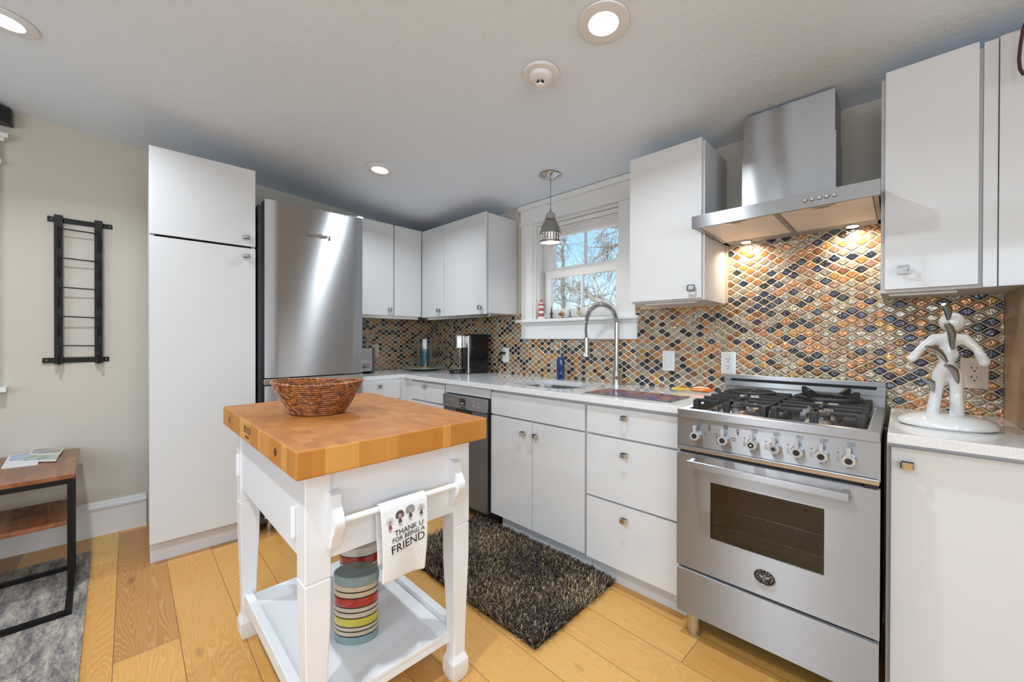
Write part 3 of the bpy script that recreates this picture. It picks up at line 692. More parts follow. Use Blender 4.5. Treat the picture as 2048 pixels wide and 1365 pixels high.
obj('filler_panel', MB().box(-2.30, -1.84, YD, YD+.018, .822, .880, .001), CARC, W_)
obj('toe_kick', MB().box(-2.30, -1.84, 1.768, 1.784, .02, .098), DARK, W_, smooth=None)

# ------------------------------------------------------------------ countertops
def slab(name, loops, z0, z1, label, m_=QUARTZ):
    bm = bmesh.new()
    eds = []
    for lp in loops:
        vv = [bm.verts.new((x, y, z0)) for x, y in lp]; eds += [bm.edges.new((vv[i], vv[(i+1) % len(vv)])) for i in range(len(vv))]
    g = bmesh.ops.triangle_fill(bm, use_beauty=True, use_dissolve=False, edges=eds)
    fcs = [f for f in bm.faces]
    r = bmesh.ops.extrude_face_region(bm, geom=fcs)
    bmesh.ops.translate(bm, vec=(0, 0, z1-z0), verts=[v for v in r['geom'] if isinstance(v, bmesh.types.BMVert)])
    # round the upper edges a little
    up = [e for e in bm.edges if all(abs(v.co.z-z1) < 1e-6 for v in e.verts) and any(abs(f.normal.z) < .5 for f in e.link_faces)]
    bmesh.ops.recalc_face_normals(bm, faces=bm.faces[:])
    bmesh.ops.bevel(bm, geom=[e for e in bm.edges if all(abs(v.co.z-z1) < 1e-6 for v in e.verts) and len(e.link_faces) == 2 and any(abs(f.normal.z) < .5 for f in e.link_faces)], offset=.003, segments=2, profile=.5, affect='EDGES')
    mb = MB(); mb.bm(bm); o = obj(name, mb, m_, None, 40); tag(o, label, 'countertop'); return o
def rrect(x0, x1, y0, y1, r, n=8, rbl=None):
    pts = []
    for cx, cy, a0 in ((x1-r, y1-r, 0), (x0+r, y1-r, 90), (x0+r, y0+r, 180), (x1-r, y0+r, 270)):
        for k in range(n+1):
            a = math.radians(a0+90*k/n); pts.append((cx+r*math.cos(a), cy+r*math.sin(a)))
    return pts
SK = (-1.80, -1.33, 1.81, 2.17)
outer = [(-3.369, 1.312), (-2.838, 1.312), (-2.838, 1.690), (-.655, 1.690), (-.655, 2.309), (-3.369, 2.309)]
slab('countertop', [outer, rrect(*SK, .13)], .884, .914, 'white quartz L-shaped countertop with the sink cut-out')
slab('countertop', [[(-.026, 1.665), (-.026, 2.309), (.274, 2.309), (.274, 1.70), (.62, 1.70), (.62, 1.675)] if False else [(-.026, 1.668), (.60, 1.668), (.60, 1.699), (.274, 1.699), (.274, 2.309), (-.026, 2.309)]], .884, .914, 'white quartz countertop between the range and maple panel')
# undermount sink
K = thing('sink', 'stainless steel undermount sink set in the white countertop below window', 'sink', (-1.56, 2.0, .70))
b = MB(); rings = []
for (ins, z) in ((-.012, .8835), (.0, .8835), (.003, .86), (.012, .74), (.05, .705), (.16, .700)):
    rings.append([(x, y, z) for x, y in rrect(SK[0]+ins, SK[1]-ins, SK[2]+ins, SK[3]-ins, max(.02, .13-ins))])
n = len(rings[0]); vs = [v for r_ in rings for v in r_]; fs = []
for i in range(len(rings)-1):
    for k in range(n): fs.append((i*n+k, i*n+(k+1) % n, (i+1)*n+(k+1) % n, (i+1)*n+k))
fs.append(tuple((len(rings)-1)*n+k for k in range(n))); b.add(vs, fs); obj('bowl', b, mat('satin_sink_steel', (.30, .295, .29), .3, 1), K, smooth=60)
obj('drain', MB().cyl((-1.56, 2.0, .7005), (-1.56, 2.0, .704), .04, 24), CHROME, K)

# faucet
fx, fy = -1.262, 2.235
Fc = thing('kitchen_faucet', 'tall brushed nickel spring spout faucet behind the sink', 'faucet', (fx, fy, .914))
obj('base', MB().cyl((fx, fy, .9142), (fx, fy, .919), .030, 24).cyl((fx, fy, .919), (fx, fy, 1.0), .0215, 24), NICKEL, Fc)
obj('column', MB().cyl((fx, fy, 1.0), (fx, fy, 1.295), .0135, 20).cyl((fx, fy, 1.292), (fx, fy, 1.30), .016, 20), NICKEL, Fc)
hx, hy = -1.350, 2.035
pts = []
for k in range(0, 41):
    a = PI*k/40; t_ = (1-math.cos(a))/2
    pts.append((fx+(hx-fx)*t_, fy+(hy-fy)*t_, 1.297+.112*math.sin(a)))
obj('spout_hose', MB().tube(pts, .0085, 10), mat('dark_grey_hose', (.12,.12,.12), .4), Fc)
b = MB(); sp_ = []; turns = 30
for k in range(turns*10+1):
    t0 = k/(turns*10); i = t0*40; i0 = min(39, int(i)); fr_ = i-i0
    p = Vector(pts[i0]).lerp(Vector(pts[i0+1]), fr_); tg = (Vector(pts[i0+1])-Vector(pts[i0])).normalized(); sd = Vector((fx-hx, fy-hy, 0)).normalized().cross(Vector((0,0,1))); nn = sd.cross(tg)
    a = 2*PI*turns*t0; sp_.append(p + sd*(.0150*math.cos(a)) + nn*(.0150*math.sin(a)))
b.tube(sp_, .0019, 5); obj('spring_coil', b, CHROME, Fc)
obj('hose_drop', MB().tube([(hx, hy, 1.30), (hx-.003, hy-.002, 1.25), (hx, hy, 1.20)], .008, 10), bpy.data.materials['dark_grey_hose'], Fc)
obj('spray_head', MB().cyl((hx, hy, 1.205), (hx, hy, 1.115), .0165, 20).cyl((hx, hy, 1.115), (hx, hy, 1.097), .0165, 20, .026).cyl((hx, hy, 1.097), (hx, hy, 1.092), .026, 20), NICKEL, Fc)
obj('docking_arm', MB().cyl((fx, fy, 1.19), (hx, hy, 1.19), .0065, 10), NICKEL, Fc)
obj('handle', MB().cyl((fx, fy, .958), (fx+.045, fy-.03, .958), .016, 20).tube([(fx+.04, fy-.027, .965), (fx+.062, fy-.040, 1.02)], .004, 8), mat('brass_toned_nickel', (.60, .50, .34), .25, 1), Fc)

# soap bottle
sb = thing('soap_bottle', 'dark blue glass soap bottle with clear pump behind the sink', 'bottle', (-1.70, 2.245, .914))
b = MB().lathe([(0.001, 0), (.026, 0), (.028, .004), (.028, .135), (.024, .150), (.013, .160)], (-1.70, 2.245, .9145), 24); obj('body', b, mat('cobalt_blue_glass', (.005, .03, .16), .05, 0, Coat_Weight=1), sb)
b = MB().lathe([(.013, 0), (.012, .03), (.014, .034), (.014, .045), (.004, .05), (.004, .085), (.0035, .09)], (-1.70, 2.245, 1.0745), 20); obj('neck', b, CLEAR, sb)
obj('pump', MB().cyl((-1.70, 2.245, 1.155), (-1.70, 2.245, 1.17), .007, 14).tube([(-1.70, 2.245, 1.168), (-1.725, 2.225, 1.166), (-1.735, 2.218, 1.155)], .0035, 8), NICKEL, sb)

# glass cutting board with painted picture
bp = [pZ(1176, 786, .916), pZ(1336, 806, .916), pZ(1386, 797, .916), pZ(1236, 776, .916)]
o = obj('glass_cutting_board', MB().prism([(-1.175, 1.77), (-.735, 1.77), (-.735, 1.99), (-1.175, 1.99)], 'z', .9145, .9195), ART); tag(o, 'glass cutting board with purple and orange picture on countertop', 'cutting board')
obj('border', MB().box(-1.178, -.732, 1.766, 1.770, .9143, .9197).box(-1.178, -.732, 1.99, 1.994, .9143, .9197).box(-1.179, -1.175, 1.766, 1.994, .9143, .9197).box(-.735, -.731, 1.766, 1.994, .9143, .9197), mat('grey_olive_edge', (.12, .12, .10), .3), o, smooth=None)
# orange and yellow painted ornament
lz = thing('lizard_ornament', 'orange and yellow painted lizard ornament lying left of the range', 'ornament', (-.80, 2.19, .914))
def orn(pts, rs, m_, nm): obj(nm, MB().tube(pts, rs, 10, flat=.6), m_, lz)
orn([(-.70, 2.235, .930), (-.735, 2.225, .930), (-.775, 2.215, .929), (-.81, 2.205, .927)], [.009, .017, .014, .009], mat('orange_glaze', (.72, .17, .02), .25), 'body')
orn([(-.81, 2.205, .928), (-.84, 2.19, .928), (-.865, 2.17, .930), (-.885, 2.16, .930)], [.009, .012, .017, .011], mat('yellow_glaze', (.62, .45, .05), .3), 'head')
orn([(-.70, 2.235, .934), (-.72, 2.262, .940), (-.78, 2.262, .943), (-.83, 2.235, .935)], [.004, .007, .007, .004], mat('dark_brown_glaze', (.05, .02, .02), .3), 'tail')
orn([(-.72, 2.245, .937), (-.77, 2.245, .939), (-.80, 2.23, .935)], [.006, .012, .006], mat('cream_glaze', (.75, .58, .38), .3), 'belly')

# ------------------------------------------------------------------ outlets and switch
def outlet(name, x, z, m_, label, kind='duplex', wallf='y', y=None):
    Yp = Y_WALL-.010
    t_ = thing(name, label, 'outlet' if kind != 'switch' else 'switch', (x, Yp, z))
    obj('cover_plate', MB().box(x-.036, x+.036, Yp-.006, Yp-.0002, z-.058, z+.058, .003), m_, t_)
    if kind == 'switch':
        obj('rocker', MB().box(x-.0165, x+.0165, Yp-.010, Yp-.0062, z-.033, z+.033, .002), m_, t_)
    elif kind == 'duplex':
        obj('receptacle', MB().box(x-.0165, x+.0165, Yp-.008, Yp-.0062, z-.034, z+.034, .001), m_, t_)
        b = MB()
        for dz in (-.018, .018):
            b.box(x-.008, x-.006, Yp-.0086, Yp-.0079, z+dz-.001, z+dz+.008); b.box(x+.005, x+.007, Yp-.0086, Yp-.0079, z+dz-.001, z+dz+.007); b.box(x-.011, x-.006, Yp-.0086, Yp-.0079, z+dz+.003, z+dz+.005)
            b.cyl((x, Yp-.0079, z+dz-.009), (x, Yp-.0086, z+dz-.009), .003, 10)
        obj('slots', b, INK, t_, smooth=None)
    return t_
o1 = outlet('wall_outlet', -2.304, 1.066, PLASTW, 'white outlet with black plug in it, right of coffee maker')
outlet('wall_switch', -.966, 1.072, PLASTW, 'white rocker switch on the backsplash left of the range', 'switch')
outlet('wall_outlet', -.648, 1.072, PLASTW, 'white outlet just above left end of the range back')
o4 = outlet('wall_outlet', .203, 1.070, PLASTC, 'pinkish almond outlet behind the white knife holder')
obj('indicator', MB().cyl((.214, Y_WALL-.0179, 1.043), (.214, Y_WALL-.019, 1.043), .0025, 8), mat('yellow_green_indicator', (.6, .7, .1), .3), o4)
tl = thing('wall_outlet', 'beige outlet on the left backsplash just behind the toaster', 'outlet', (-3.368, 1.72, 1.13))
obj('cover_plate', MB().box(-3.3705, -3.365, 1.685, 1.757, 1.03, 1.146, .002), mat('beige_plastic', (.62, .52, .38), .4), tl)
obj('receptacle', MB().box(-3.365, -3.363, 1.705, 1.738, 1.05, 1.12, .001), bpy.data.materials['beige_plastic'], tl)

# ------------------------------------------------------------------ coffee maker
cf = thing('coffee_maker', 'black and silver pod coffee maker standing in front of backsplash', 'coffee maker', (-2.56, 2.13, .914), math.radians(-22))
L = dict(local=True)
obj('body', MB().box(-.07, .075, -.02, .15, 0.0, .315, .012, 3), GLOSSBLACK, cf, **L)
obj('base_tray', MB().lathe([(.001, 0), (.066, 0), (.068, .004), (.068, .026), (.064, .03), (.001, .03)], (-.01, -.095, 0), 28).box(-.062, .045, -.09, -.01, 0, .03, .004), GLOSSBLACK, cf, **L)
obj('brew_head', MB().lathe([(.001, .205), (.05, .205), (.055, .21), (.055, .295), (.05, .31), (.001, .312)], (-.01, -.075, 0), 28).box(-.062, .045, -.07, 0, .207, .309, .01), NICKEL, cf, **L)
obj('side_strip', MB().box(.035, .077, -.032, -.018, 0.002, .312, .005), NICKEL, cf, **L)
M_ = face_minus_y(.056, -.0325, .19) @ Matrix.Rotation(-PI/2, 4, 'Z'); obj('brand_lettering', MB().text('KEURIG', .036, M_, .0006), INK, cf, smooth=None, **L)
obj('water_tank', MB().box(-.06, .03, -.045, -.021, .032, .204, .003), mat('dark_water_tank', (.01, .01, .012), .05), cf, **L)
obj('silver_rod', MB().cyl((-.055, -.06, .03), (-.055, -.06, .206), .005, 10), CHROME, cf, **L)
obj('top_lid', MB().box(-.065, .07, -.015, .145, .3152, .322, .003), BLACK, cf, **L)
pc = thing('power_cord', 'black power cord with plug running from outlet to coffee maker', 'cord', (-2.33, 2.29, 1.0))
obj('plug', MB().box(-2.345, -2.300, 2.272, 2.3012, 1.070, 1.092, .004), BLACK, pc)
obj('cable', MB().tube([(-2.345, 2.285, 1.08), (-2.375, 2.285, 1.05), (-2.37, 2.29, 1.0), (-2.385, 2.295, .95), (-2.42, 2.29, .924), (-2.45, 2.27, .921)], .003, 8), BLACK, pc)

# toaster
to = thing('toaster', 'brushed steel toaster half hidden behind the refrigerator', 'toaster', (-3.15, 1.42, .914))
obj('body', MB().box(-3.25, -3.075, 1.315, 1.560, .93, 1.122, .016, 4), steel('toaster_steel', (0,1,0), (.42,.43,.44), .3, .4), to)
obj('end_cap', MB().box(-3.252, -3.072, 1.556, 1.570, .925, 1.124, .006), mat('brown_grey_trim', (.10, .085, .07), .35), to)
b = MB().box(-3.24, -3.09, 1.325, 1.35, .9145, .93, .002); b.box(-3.24, -3.09, 1.53, 1.555, .9145, .93, .002); obj('feet', b, BLACK, to)
for k in range(4): obj('button', MB().cyl((-3.076, 1.435+.025*k, 1.012), (-3.070, 1.435+.025*k, 1.012), .009, 14), CHROME, to)
obj('lever', MB().box(-3.0745, -3.0735, 1.40, 1.52, .985, .989).box(-3.076, -3.066, 1.47, 1.485, .962, .975, .002).box(-3.0745, -3.0735, 1.40, 1.52, .966, .970), BLACK, to)

# platter with hurricane lamp and candle
px_, py_ = -3.09, 2.055
gp = obj('glass_platter', MB().lathe([(.001, .004), (.10, .004), (.17, .022), (.195, .026), (.195, .030), (.17, .026), (.10, .009), (.001, .009)], (px_, py_, .9115), 40), mat('patterned_green_grey_glass', (.30, .33, .27), .10)); tag(gp, 'round grey green glass platter in the corner of the countertop', 'platter')
o = obj('amber_stones', MB().lathe([(.001, 0), (.062, 0), (.066, .01), (.06, .022), (.001, .024)], (px_, py_, .9215), 24), woodm('amber_gravel', (.25, .12, .03), (.6, .38, .10), (90, 90, 90))); tag(o, 'ring of amber gravel under the blue candle', 'gravel', kind='stuff')
o = obj('hurricane_glass', MB().lathe([(.072, 0), (.072, .27), (.075, .275), (.070, .275), (.0695, 0)], (px_, py_, .9215), 36, cap=False), CLEAR); tag(o, 'clear glass hurricane cylinder around the blue candle', 'hurricane glass')
ca = obj('pillar_candle', MB().lathe([(.001, 0), (.034, 0), (.034, .150), (.030, .153), (.001, .150)], (px_, py_, .9455), 28), mat('teal_wax', (.004, .095, .15), .35)); tag(ca, 'teal blue pillar candle inside the clear hurricane glass', 'candle')
obj('wick', MB().cyl((px_, py_, 1.095), (px_, py_, 1.106), .001, 6), INK, ca)

# ------------------------------------------------------------------ range
RX0, RX1, YF = -.648, -.040, 1.634
RG = thing('gas_range', 'stainless steel gas range with seven knobs and oven window', 'range', (-.344, 1.95, 0))
obj('body', MB().box(RX0+.004, RX1-.004, YF+.048, 2.25, .10, .28).box(RX0+.004, RX1-.004, YF+.33, 2.25, .28, .75).box(RX0+.004, RX0+.06, YF+.048, YF+.33, .28, .75).box(RX1-.06, RX1-.004, YF+.048, YF+.33, .28, .75).box(RX0+.06, RX1-.06, YF+.048, YF+.33, .70, .75).box(RX0+.06, RX1-.06, YF+.048, YF+.33, .28, .38).box(RX0+.004, RX1-.004, YF+.03, 2.25, .75, .885), DARK, RG, smooth=None)
fw = .02
# cooktop: frame around a sunken well
b = MB(); b.box(RX0, RX1, YF, YF+.04, .883, .916, .005, 3); b.box(RX0, RX0+.032, YF+.034, 2.25, .886, .9155, .003); b.box(RX1-.032, RX1, YF+.034, 2.25, .886, .9155, .003); b.box(RX0+.03, RX1-.03, 2.215, 2.25, .886, .9155, .003)
obj('cooktop_rim', b, STEELX, RG)
obj('cooktop_well', MB().box(RX0+.03, RX1-.03, YF+.038, 2.217, .886, .898), mat('polished_well_steel', (.62,.60,.57), .16, 1), RG)
b = MB(); b.box(RX0, RX1, 2.252, 2.285, .914, 1.018, .004); obj('back_guard', b, STEELX, RG)
obj('back_guard_vent', MB().box(RX0+.030, RX1-.028, 2.2505, 2.2522, .987, .999), DARK, RG, smooth=None)
obj('back_guard_rail', MB().box(RX0, RX1, 2.243, 2.254, .963, .986, .002).box(RX0, RX1, 2.243, 2.254, 1.0, 1.020, .002).box(RX0, RX0+.028, 2.243, 2.254, .986, 1.0).box(RX1-.028, RX1, 2.243, 2.254, .986, 1.0), STEELX, RG)
# control panel
cpan = obj('control_panel', MB().box(RX0+.006, RX1-.006, YF+.006, YF+.04, .773, .884, .001).box(RX0, RX0+.007, YF+.004, YF+.04, .765, .884).box(RX1-.007, RX1, YF+.004, YF+.04, .765, .884), STEELX, RG)
obj('panel_trim', MB().box(RX0+.002, RX1-.002, YF-.004, YF+.03, .7545, .7725, .003), mat('polished_trim_steel', (.50,.50,.51), .22, 1), RG)
KX = [-.572, -.472, -.378, -.310, -.245, -.180, -.112]
bl = mat('black_enamel', (.012,.012,.012), .3)
for i, x in enumerate(KX):
    z = .820
    k_ = obj('control_knob', MB().cyl((x, YF+.004, z), (x, YF-.026, z), .0165, 28).box(x-.0055, x+.0055, YF-.027, YF-.012, z+.012, z+.040, .0015), GREYPL, RG)
    obj('knob_skirt', MB().cyl((x, YF+.006, z), (x, YF+.001, z), .0195, 28), mat('knob_skirt_chrome', (.5,.5,.5), .15, 1) if i == 0 else bpy.data.materials['knob_skirt_chrome'], k_)
    obj('knob_cap', MB().cyl((x, YF-.0262, z), (x, YF-.0278, z), .0095, 24), bl, k_)
    if i == 2: obj('knob_dot', MB().cyl((x, YF-.0279, z), (x, YF-.0290, z), .003, 12), PLASTW, k_)
    if i == 3:
        b = MB(); b.tube([(x+.0072*math.cos(a*PI/10), YF-.0282, z+.0072*math.sin(a*PI/10)) for a in range(20)], .0006, 5, closed=True); obj('knob_ring', b, PLASTW, k_)
    # printed symbols
    b = MB(); Y0 = YF+.0055
    if i >= 2:
        zc = z+.047
        for sx_ in (-1, 1):
            c = x+.0045+sx_*.005
            for q in ((c-.0045, c-.0038, zc-.005, zc+.005), (c+.0038, c+.0045, zc-.005, zc+.005), (c-.0045, c+.0045, zc-.005, zc-.0043), (c-.0045, c+.0045, zc+.0043, zc+.005)): b.box(q[0], q[1], Y0-.0006, Y0+.0006, q[2], q[3])
            for sz in (-1, 1):
                b.cyl((c, Y0-.0006, zc+sz*.0022), (c, Y0+.0006, zc+sz*.0022), .0017 if (sx_, sz) == {4:(-1,1),5:(1,1),6:(1,-1),2:(1,1),3:(-1,-1)}[i] else .0008, 8)
        b.cyl((x-.028, Y0-.0006, z+.016), (x-.028, Y0+.0006, z+.016), .0022, 10)
        b.tube([(x-.028+.004*s_, Y0, z+q) for s_, q in ((0, .006), (-.8, 0), (-.6, -.006), (.6, -.006), (.8, 0))], .0005, 4, closed=True)
        b.box(x-.034, x-.022, Y0-.0006, Y0+.0006, z-.0105, z-.0098)
        b.cyl((x-.002, Y0-.0006, z-.024), (x-.002, Y0+.0006, z-.024), .0022, 10); b.box(x-.008, x+.004, Y0-.0006, Y0+.0006, z-.030, z-.0293)
    elif i == 1:
        b.box(x-.004, x+.010, Y0-.0006, Y0+.0006, z+.042, z+.052)
        for k in range(4): b.text('350', .006, face_minus_y(x-.030+.002*k, Y0, z+.014-.011*k), .0004); b.cyl((x-.020+.001*k, Y0-.0006, z+.014-.011*k), (x-.020+.001*k, Y0+.0006, z+.014-.011*k), .0010, 8)
        b.text('450', .006, face_minus_y(x+.020, Y0, z-.026), .0004); b.cyl((x+.009, Y0-.0006, z-.022), (x+.009, Y0+.0006, z-.022), .0013, 8)
        for q in ((x+.024, x+.036, z+.010, z+.011), (x+.024, x+.036, z+.001, z+.002), (x+.024, x+.025, z+.001, z+.011), (x+.035, x+.036, z+.001, z+.011)): b.box(q[0], q[1], Y0-.0006, Y0+.0006, q[2], q[3])
    else:
        for c in (-.020, .030):
            for q in ((c-.004, c-.0034, -.005, .005), (c+.0034, c+.004, -.005, .005), (c-.004, c+.004, -.005, -.0044), (c-.004, c+.004, .0044, .005)): b.box(x+q[0], x+q[1], Y0-.0006, Y0+.0006, z+.008+q[2], z+.008+q[3])
        b.box(x-.034, x-.018, Y0-.0006, Y0+.0006, z+.0005, z+.0012)
    obj('printed_markings', b, INKG, k_, smooth=None)
for x in (-.527, -.428):
    obj('indicator_light', MB().cyl((x, YF+.007, .850), (x, YF+.004, .850), .003, 12), bl, cpan)
    obj('indicator_frame', MB().box(x-.006, x+.006, YF+.0052, YF+.0064, .856, .8565).box(x-.006, x+.006, YF+.0052, YF+.0064, .864, .8645).text('ON', .006, face_minus_y(x, YF+.0055, .860), .0004), INKG, cpan, smooth=None)
# oven door with window
wx0, wx1, wz0, wz1 = -.520, -.173, .430, .647
b = MB(); O_ = [(RX0, .287), (RX1, .287), (RX1, .741), (RX0, .741)]; I_ = [(wx0, wz0), (wx1, wz0), (wx1, wz1), (wx0, wz1)]
b.add([(x, YF, z) for x, z in O_+I_] + [(x, YF+.022, z) for x, z in O_+I_], [f for k in range(4) for l in [(k+1) % 4] for f in ((k, l, 4+l, 4+k), (8+l, 8+k, 12+k, 12+l), (l, k, 8+k, 8+l), (4+k, 4+l, 12+l, 12+k))])
dr = obj('oven_door', b, STEELX, RG, smooth=None)
obj('oven_window', MB().box(wx0, wx1, YF+.004, YF+.008, wz0, wz1), OVENG, dr, smooth=None)
obj('window_frame', MB().box(wx0+.001, wx1-.001, YF+.010, YF+.014, wz0+.001, wz0+.018).box(wx0+.001, wx0+.008, YF+.010, YF+.014, wz0+.018, wz1-.001).box(wx1-.004, wx1-.001, YF+.010, YF+.014, wz0+.018, wz1-.001), DARK, dr, smooth=None)
hz = .716
obj('door_handle', MB().box(-.590, -.108, YF-.058, YF-.044, hz-.0125, hz+.0125, .0025).box(-.588, -.572, YF-.048, YF+.001, hz-.010, hz+.010, .002).box(-.126, -.110, YF-.048, YF+.001, hz-.010, hz+.010, .002), STEELX, dr)
obj('door_vent', MB().box(RX0+.01, RX1-.04, YF+.012, YF+.022, .743, .753).box(RX1-.036, RX1-.006, YF+.001, YF+.022, .744, .753), DARK, RG, smooth=None)
obj('oven_cavity', MB().box(wx0-.02, wx1+.02, YF+.30, YF+.305, .39, .69).box(wx0-.022, wx0-.02, YF+.05, YF+.305, .39, .69).box(wx1+.02, wx1+.022, YF+.05, YF+.305, .39, .69).box(wx0-.02, wx1+.02, YF+.05, YF+.305, .388, .39).box(wx0-.02, wx1+.02, YF+.05, YF+.305, .69, .692), mat('oven_enamel', (.45, .42, .40), .3), RG, smooth=None)
for z in (.455, .530, .585):
    b = MB(); 
    for q in (.075, .29): b.cyl((wx0-.016, YF+q, z), (wx1+.016, YF+q, z), .0022, 6)
    for k in range(22): b.cyl((wx0+.0165*k-.002, YF+.075, z+.001), (wx0+.0165*k-.002, YF+.29, z+.001), .0012, 5)
    obj('oven_rack', b, CHROME, RG)
# badge
bx_, bz_ = -.339, .357
bd = obj('badge', MB().lathe([(.001, 0), (.030, 0), (.030, .003), (.001, .003)], (0,0,0), 40, 1.08, .86, M=face_minus_y(bx_, YF+.0005, bz_)), mat('badge_black', (.006,.006,.006), .6, 0, Specular_IOR_Level=.2), dr)
b = MB(); E2 = lambda a, r: (bx_+r*1.08*math.cos(a), YF-.0035, bz_+r*.86*math.sin(a))
b.tube([E2(k*PI/24, .030) for k in range(48)], .0011, 6, closed=True); b.tube([E2(k*PI/18, .0145) for k in range(36)], .0007, 6, closed=True); obj('badge_ring', b, CHROME, bd)
b = MB()
def ring_text(s_, a0, a1, size, r, flip=False):
    for k, ch in enumerate(s_):
        a = math.radians(a0+(a1-a0)*k/max(1, len(s_)-1)); x, y, z = E2(a, r); rot = a-PI/2 if not flip else a+PI/2
        if ch != ' ': b.text(ch, size, face_minus_y(x, YF-.0033, z) @ Matrix.Rotation(rot, 4, 'Z'), .0004)
ring_text('F.LLI', 230, 190, .0085, .0218); ring_text('BERTAZZONI', 170, -38, .0098, .0218); ring_text('ITALIA', 250, 295, .0065, .0225, True)
b.prism([(bx_-.018, bz_+.006), (bx_-.004, bz_+.003), (bx_-.004, bz_-.004), (bx_-.010, bz_-.004)], 'y', YF-.0040, YF-.003); b.prism([(bx_+.018, bz_+.006), (bx_+.004, bz_+.003), (bx_+.004, bz_-.004), (bx_+.010, bz_-.004)], 'y', YF-.0040, YF-.003)
b.tube([(bx_+.0055*math.cos(k*PI/10), YF-.004, bz_+.0075*math.sin(k*PI/10)) for k in range(20)], .0011, 6, closed=True); b.text('B', .009, face_minus_y(bx_, YF-.0035, bz_), .0005)
obj('badge_lettering', b, mat('badge_silver', (.36,.36,.35), .4, .2), bd, smooth=None)
# drawer and feet
obj('storage_drawer', MB().box(RX0+.001, RX1-.001, YF, YF+.022, .100, .2745, .002), STEELX, RG)
obj('drawer_gap', MB().box(RX0+.012, RX1-.012, YF+.014, YF+.024, .275, .2865), DARK, RG, smooth=None)
for x, y in ((-.598, 1.690), (-.088, 1.690), (-.598, 2.18), (-.088, 2.18)):
    obj('foot', MB().cyl((x, y, .0), (x, y, .006), .024, 20).cyl((x, y, .006), (x, y, .102), .0255, 20), NICKEL, RG)
# burners
def burner(x, y, r):
    o = obj('burner', MB().lathe([(.001, 0), (r+.014, 0), (r+.006, .012), (r+.001, .014), (r+.001, .024), (.001, .024)], (x, y, .8982), 32), NICKEL, RG)
    b = MB().lathe([(.001, 0), (r+.002, 0), (r, .006), (.001, .007)], (x, y, .9224), 32); obj('burner_cap', b, IRON, o)
    b = MB()
    for k in range(36):
        a = 2*PI*k/36; b.box(x+(r+.0008)*math.cos(a)-.0008, x+(r+.0008)*math.cos(a)+.0008, y+(r+.0008)*math.sin(a)-.0008, y+(r+.0008)*math.sin(a)+.0008, .914, .9215)
    obj('flame_ports', b, DARK, o, smooth=None)
burner(-.485, 1.80, .042); burner(-.210, 1.80, .034); burner(-.485, 2.06, .034); burner(-.210, 2.06, .046)
# cast iron grates
def grate(x0, x1, name):
    b = MB(); xc = (x0+x1)/2
    ys = [1.705, 1.80, 1.885, 1.975, 2.06, 2.15, 2.195]
    for y in (1.735, 1.84, 1.93, 2.02, 2.115, 2.185):
        gap = .038 if y not in (1.93, 2.185) else 0
        for u0, u1 in (((x0, xc-gap), (xc+gap, x1)) if gap else ((x0, x1),)): b.box(u0, u1, y-.006, y+.006, .938, .951, .003)
        for xe in (x0+.008, x1-.008): b.box(xe-.010, xe+.010, y-.007, y+.007, .914, .951, .003)
    b.box(x0+.002, x0+.012, 1.73, 2.19, .934, .944, .002); b.box(x1-.012, x1-.002, 1.73, 2.19, .934, .944, .002)
    for yc in (1.80, 2.06):
        b.box(xc-.006, xc+.006, yc+.045, yc+.13, .938, .951, .003); b.box(xc-.006, xc+.006, yc-.10, yc-.045, .938, .951, .003)
    b.box(xc-.012, xc+.012, 1.684, 1.705, .899, .951, .003); b.box(xc-.006, xc+.006, 1.70, 1.76, .938, .951, .003)
    for xe in (x0+.010, x1-.010): b.box(xe-.010, xe+.010, 1.70, 1.74, .899, .949, .003)
    return obj(name, b, IRON, RG)
grate(-.610, -.352, 'grate'); grate(-.338, -.080, 'grate')
def ring_(c, r, rt): return [(c[0]+r*math.cos(2*PI*k/36), c[1]+r*math.sin(2*PI*k/36), c[2]) for k in range(36)]
b = MB(); b.tube(ring_((-.485, 2.09, .957), .085, 0), .0055, 8, closed=True); b.box(-.570, -.400, 2.085, 2.095, .952, .961, .002); b.box(-.49, -.48, 2.005, 2.175, .952, .961, .002); obj('simmer_ring', b, IRON, RG)
b = MB(); b.tube(ring_((-.206, 2.07, .960), .100, 0), .008, 8, closed=True)
for k in range(4):
    a = PI/4+k*PI/2+.25; cx, cy = -.206+.100*math.cos(a), 2.07+.100*math.sin(a)
    M_ = Matrix.Translation((cx, cy, .96)) @ Matrix.Rotation(a, 4, 'Z')
    b.prism([(.008, -.012), (.012, .032), (.004, .036), (-.036, .018), (-.036, .010), (-.006, .006)], 'y', -.006, .006, M=M_)
obj('wok_ring', b, IRON, RG)

# ------------------------------------------------------------------ range hood
H = thing('range_hood', 'stainless steel chimney range hood with lights over the range', 'range hood', (-.36, 2.15, 1.69))
hx0, hx1, hy0, hy1, hz0, hz1 = -.671, -.046, 1.845, 2.309, 1.690, 1.745
obj('canopy', MB().box(hx0+.006, -.654, hy0+.003, 1.969, hz0, hz1-.001).box(hx0+.018, hx1-.004, hy0, hy0+.012, hz0, hz1, .001).box(hx0, hx0+.02, hy0, hy0+.012, hz0, hz1, .001).box(-.654, hx1-.01, hy0+.01, hy1, hz0+.012, hz1, 0).box(-.654, hx1-.01, hy1-.075, hy1, hz0, hz0+.0125).box(-.654, -.640, hy0+.01, hy1, hz0, hz0+.013).box(-.068, -.056, hy0+.01, hy1, hz0, hz0+.013).box(-.362, -.345, hy0+.01, hy1-.07, hz0, hz0+.013), STEELX, H, smooth=None)
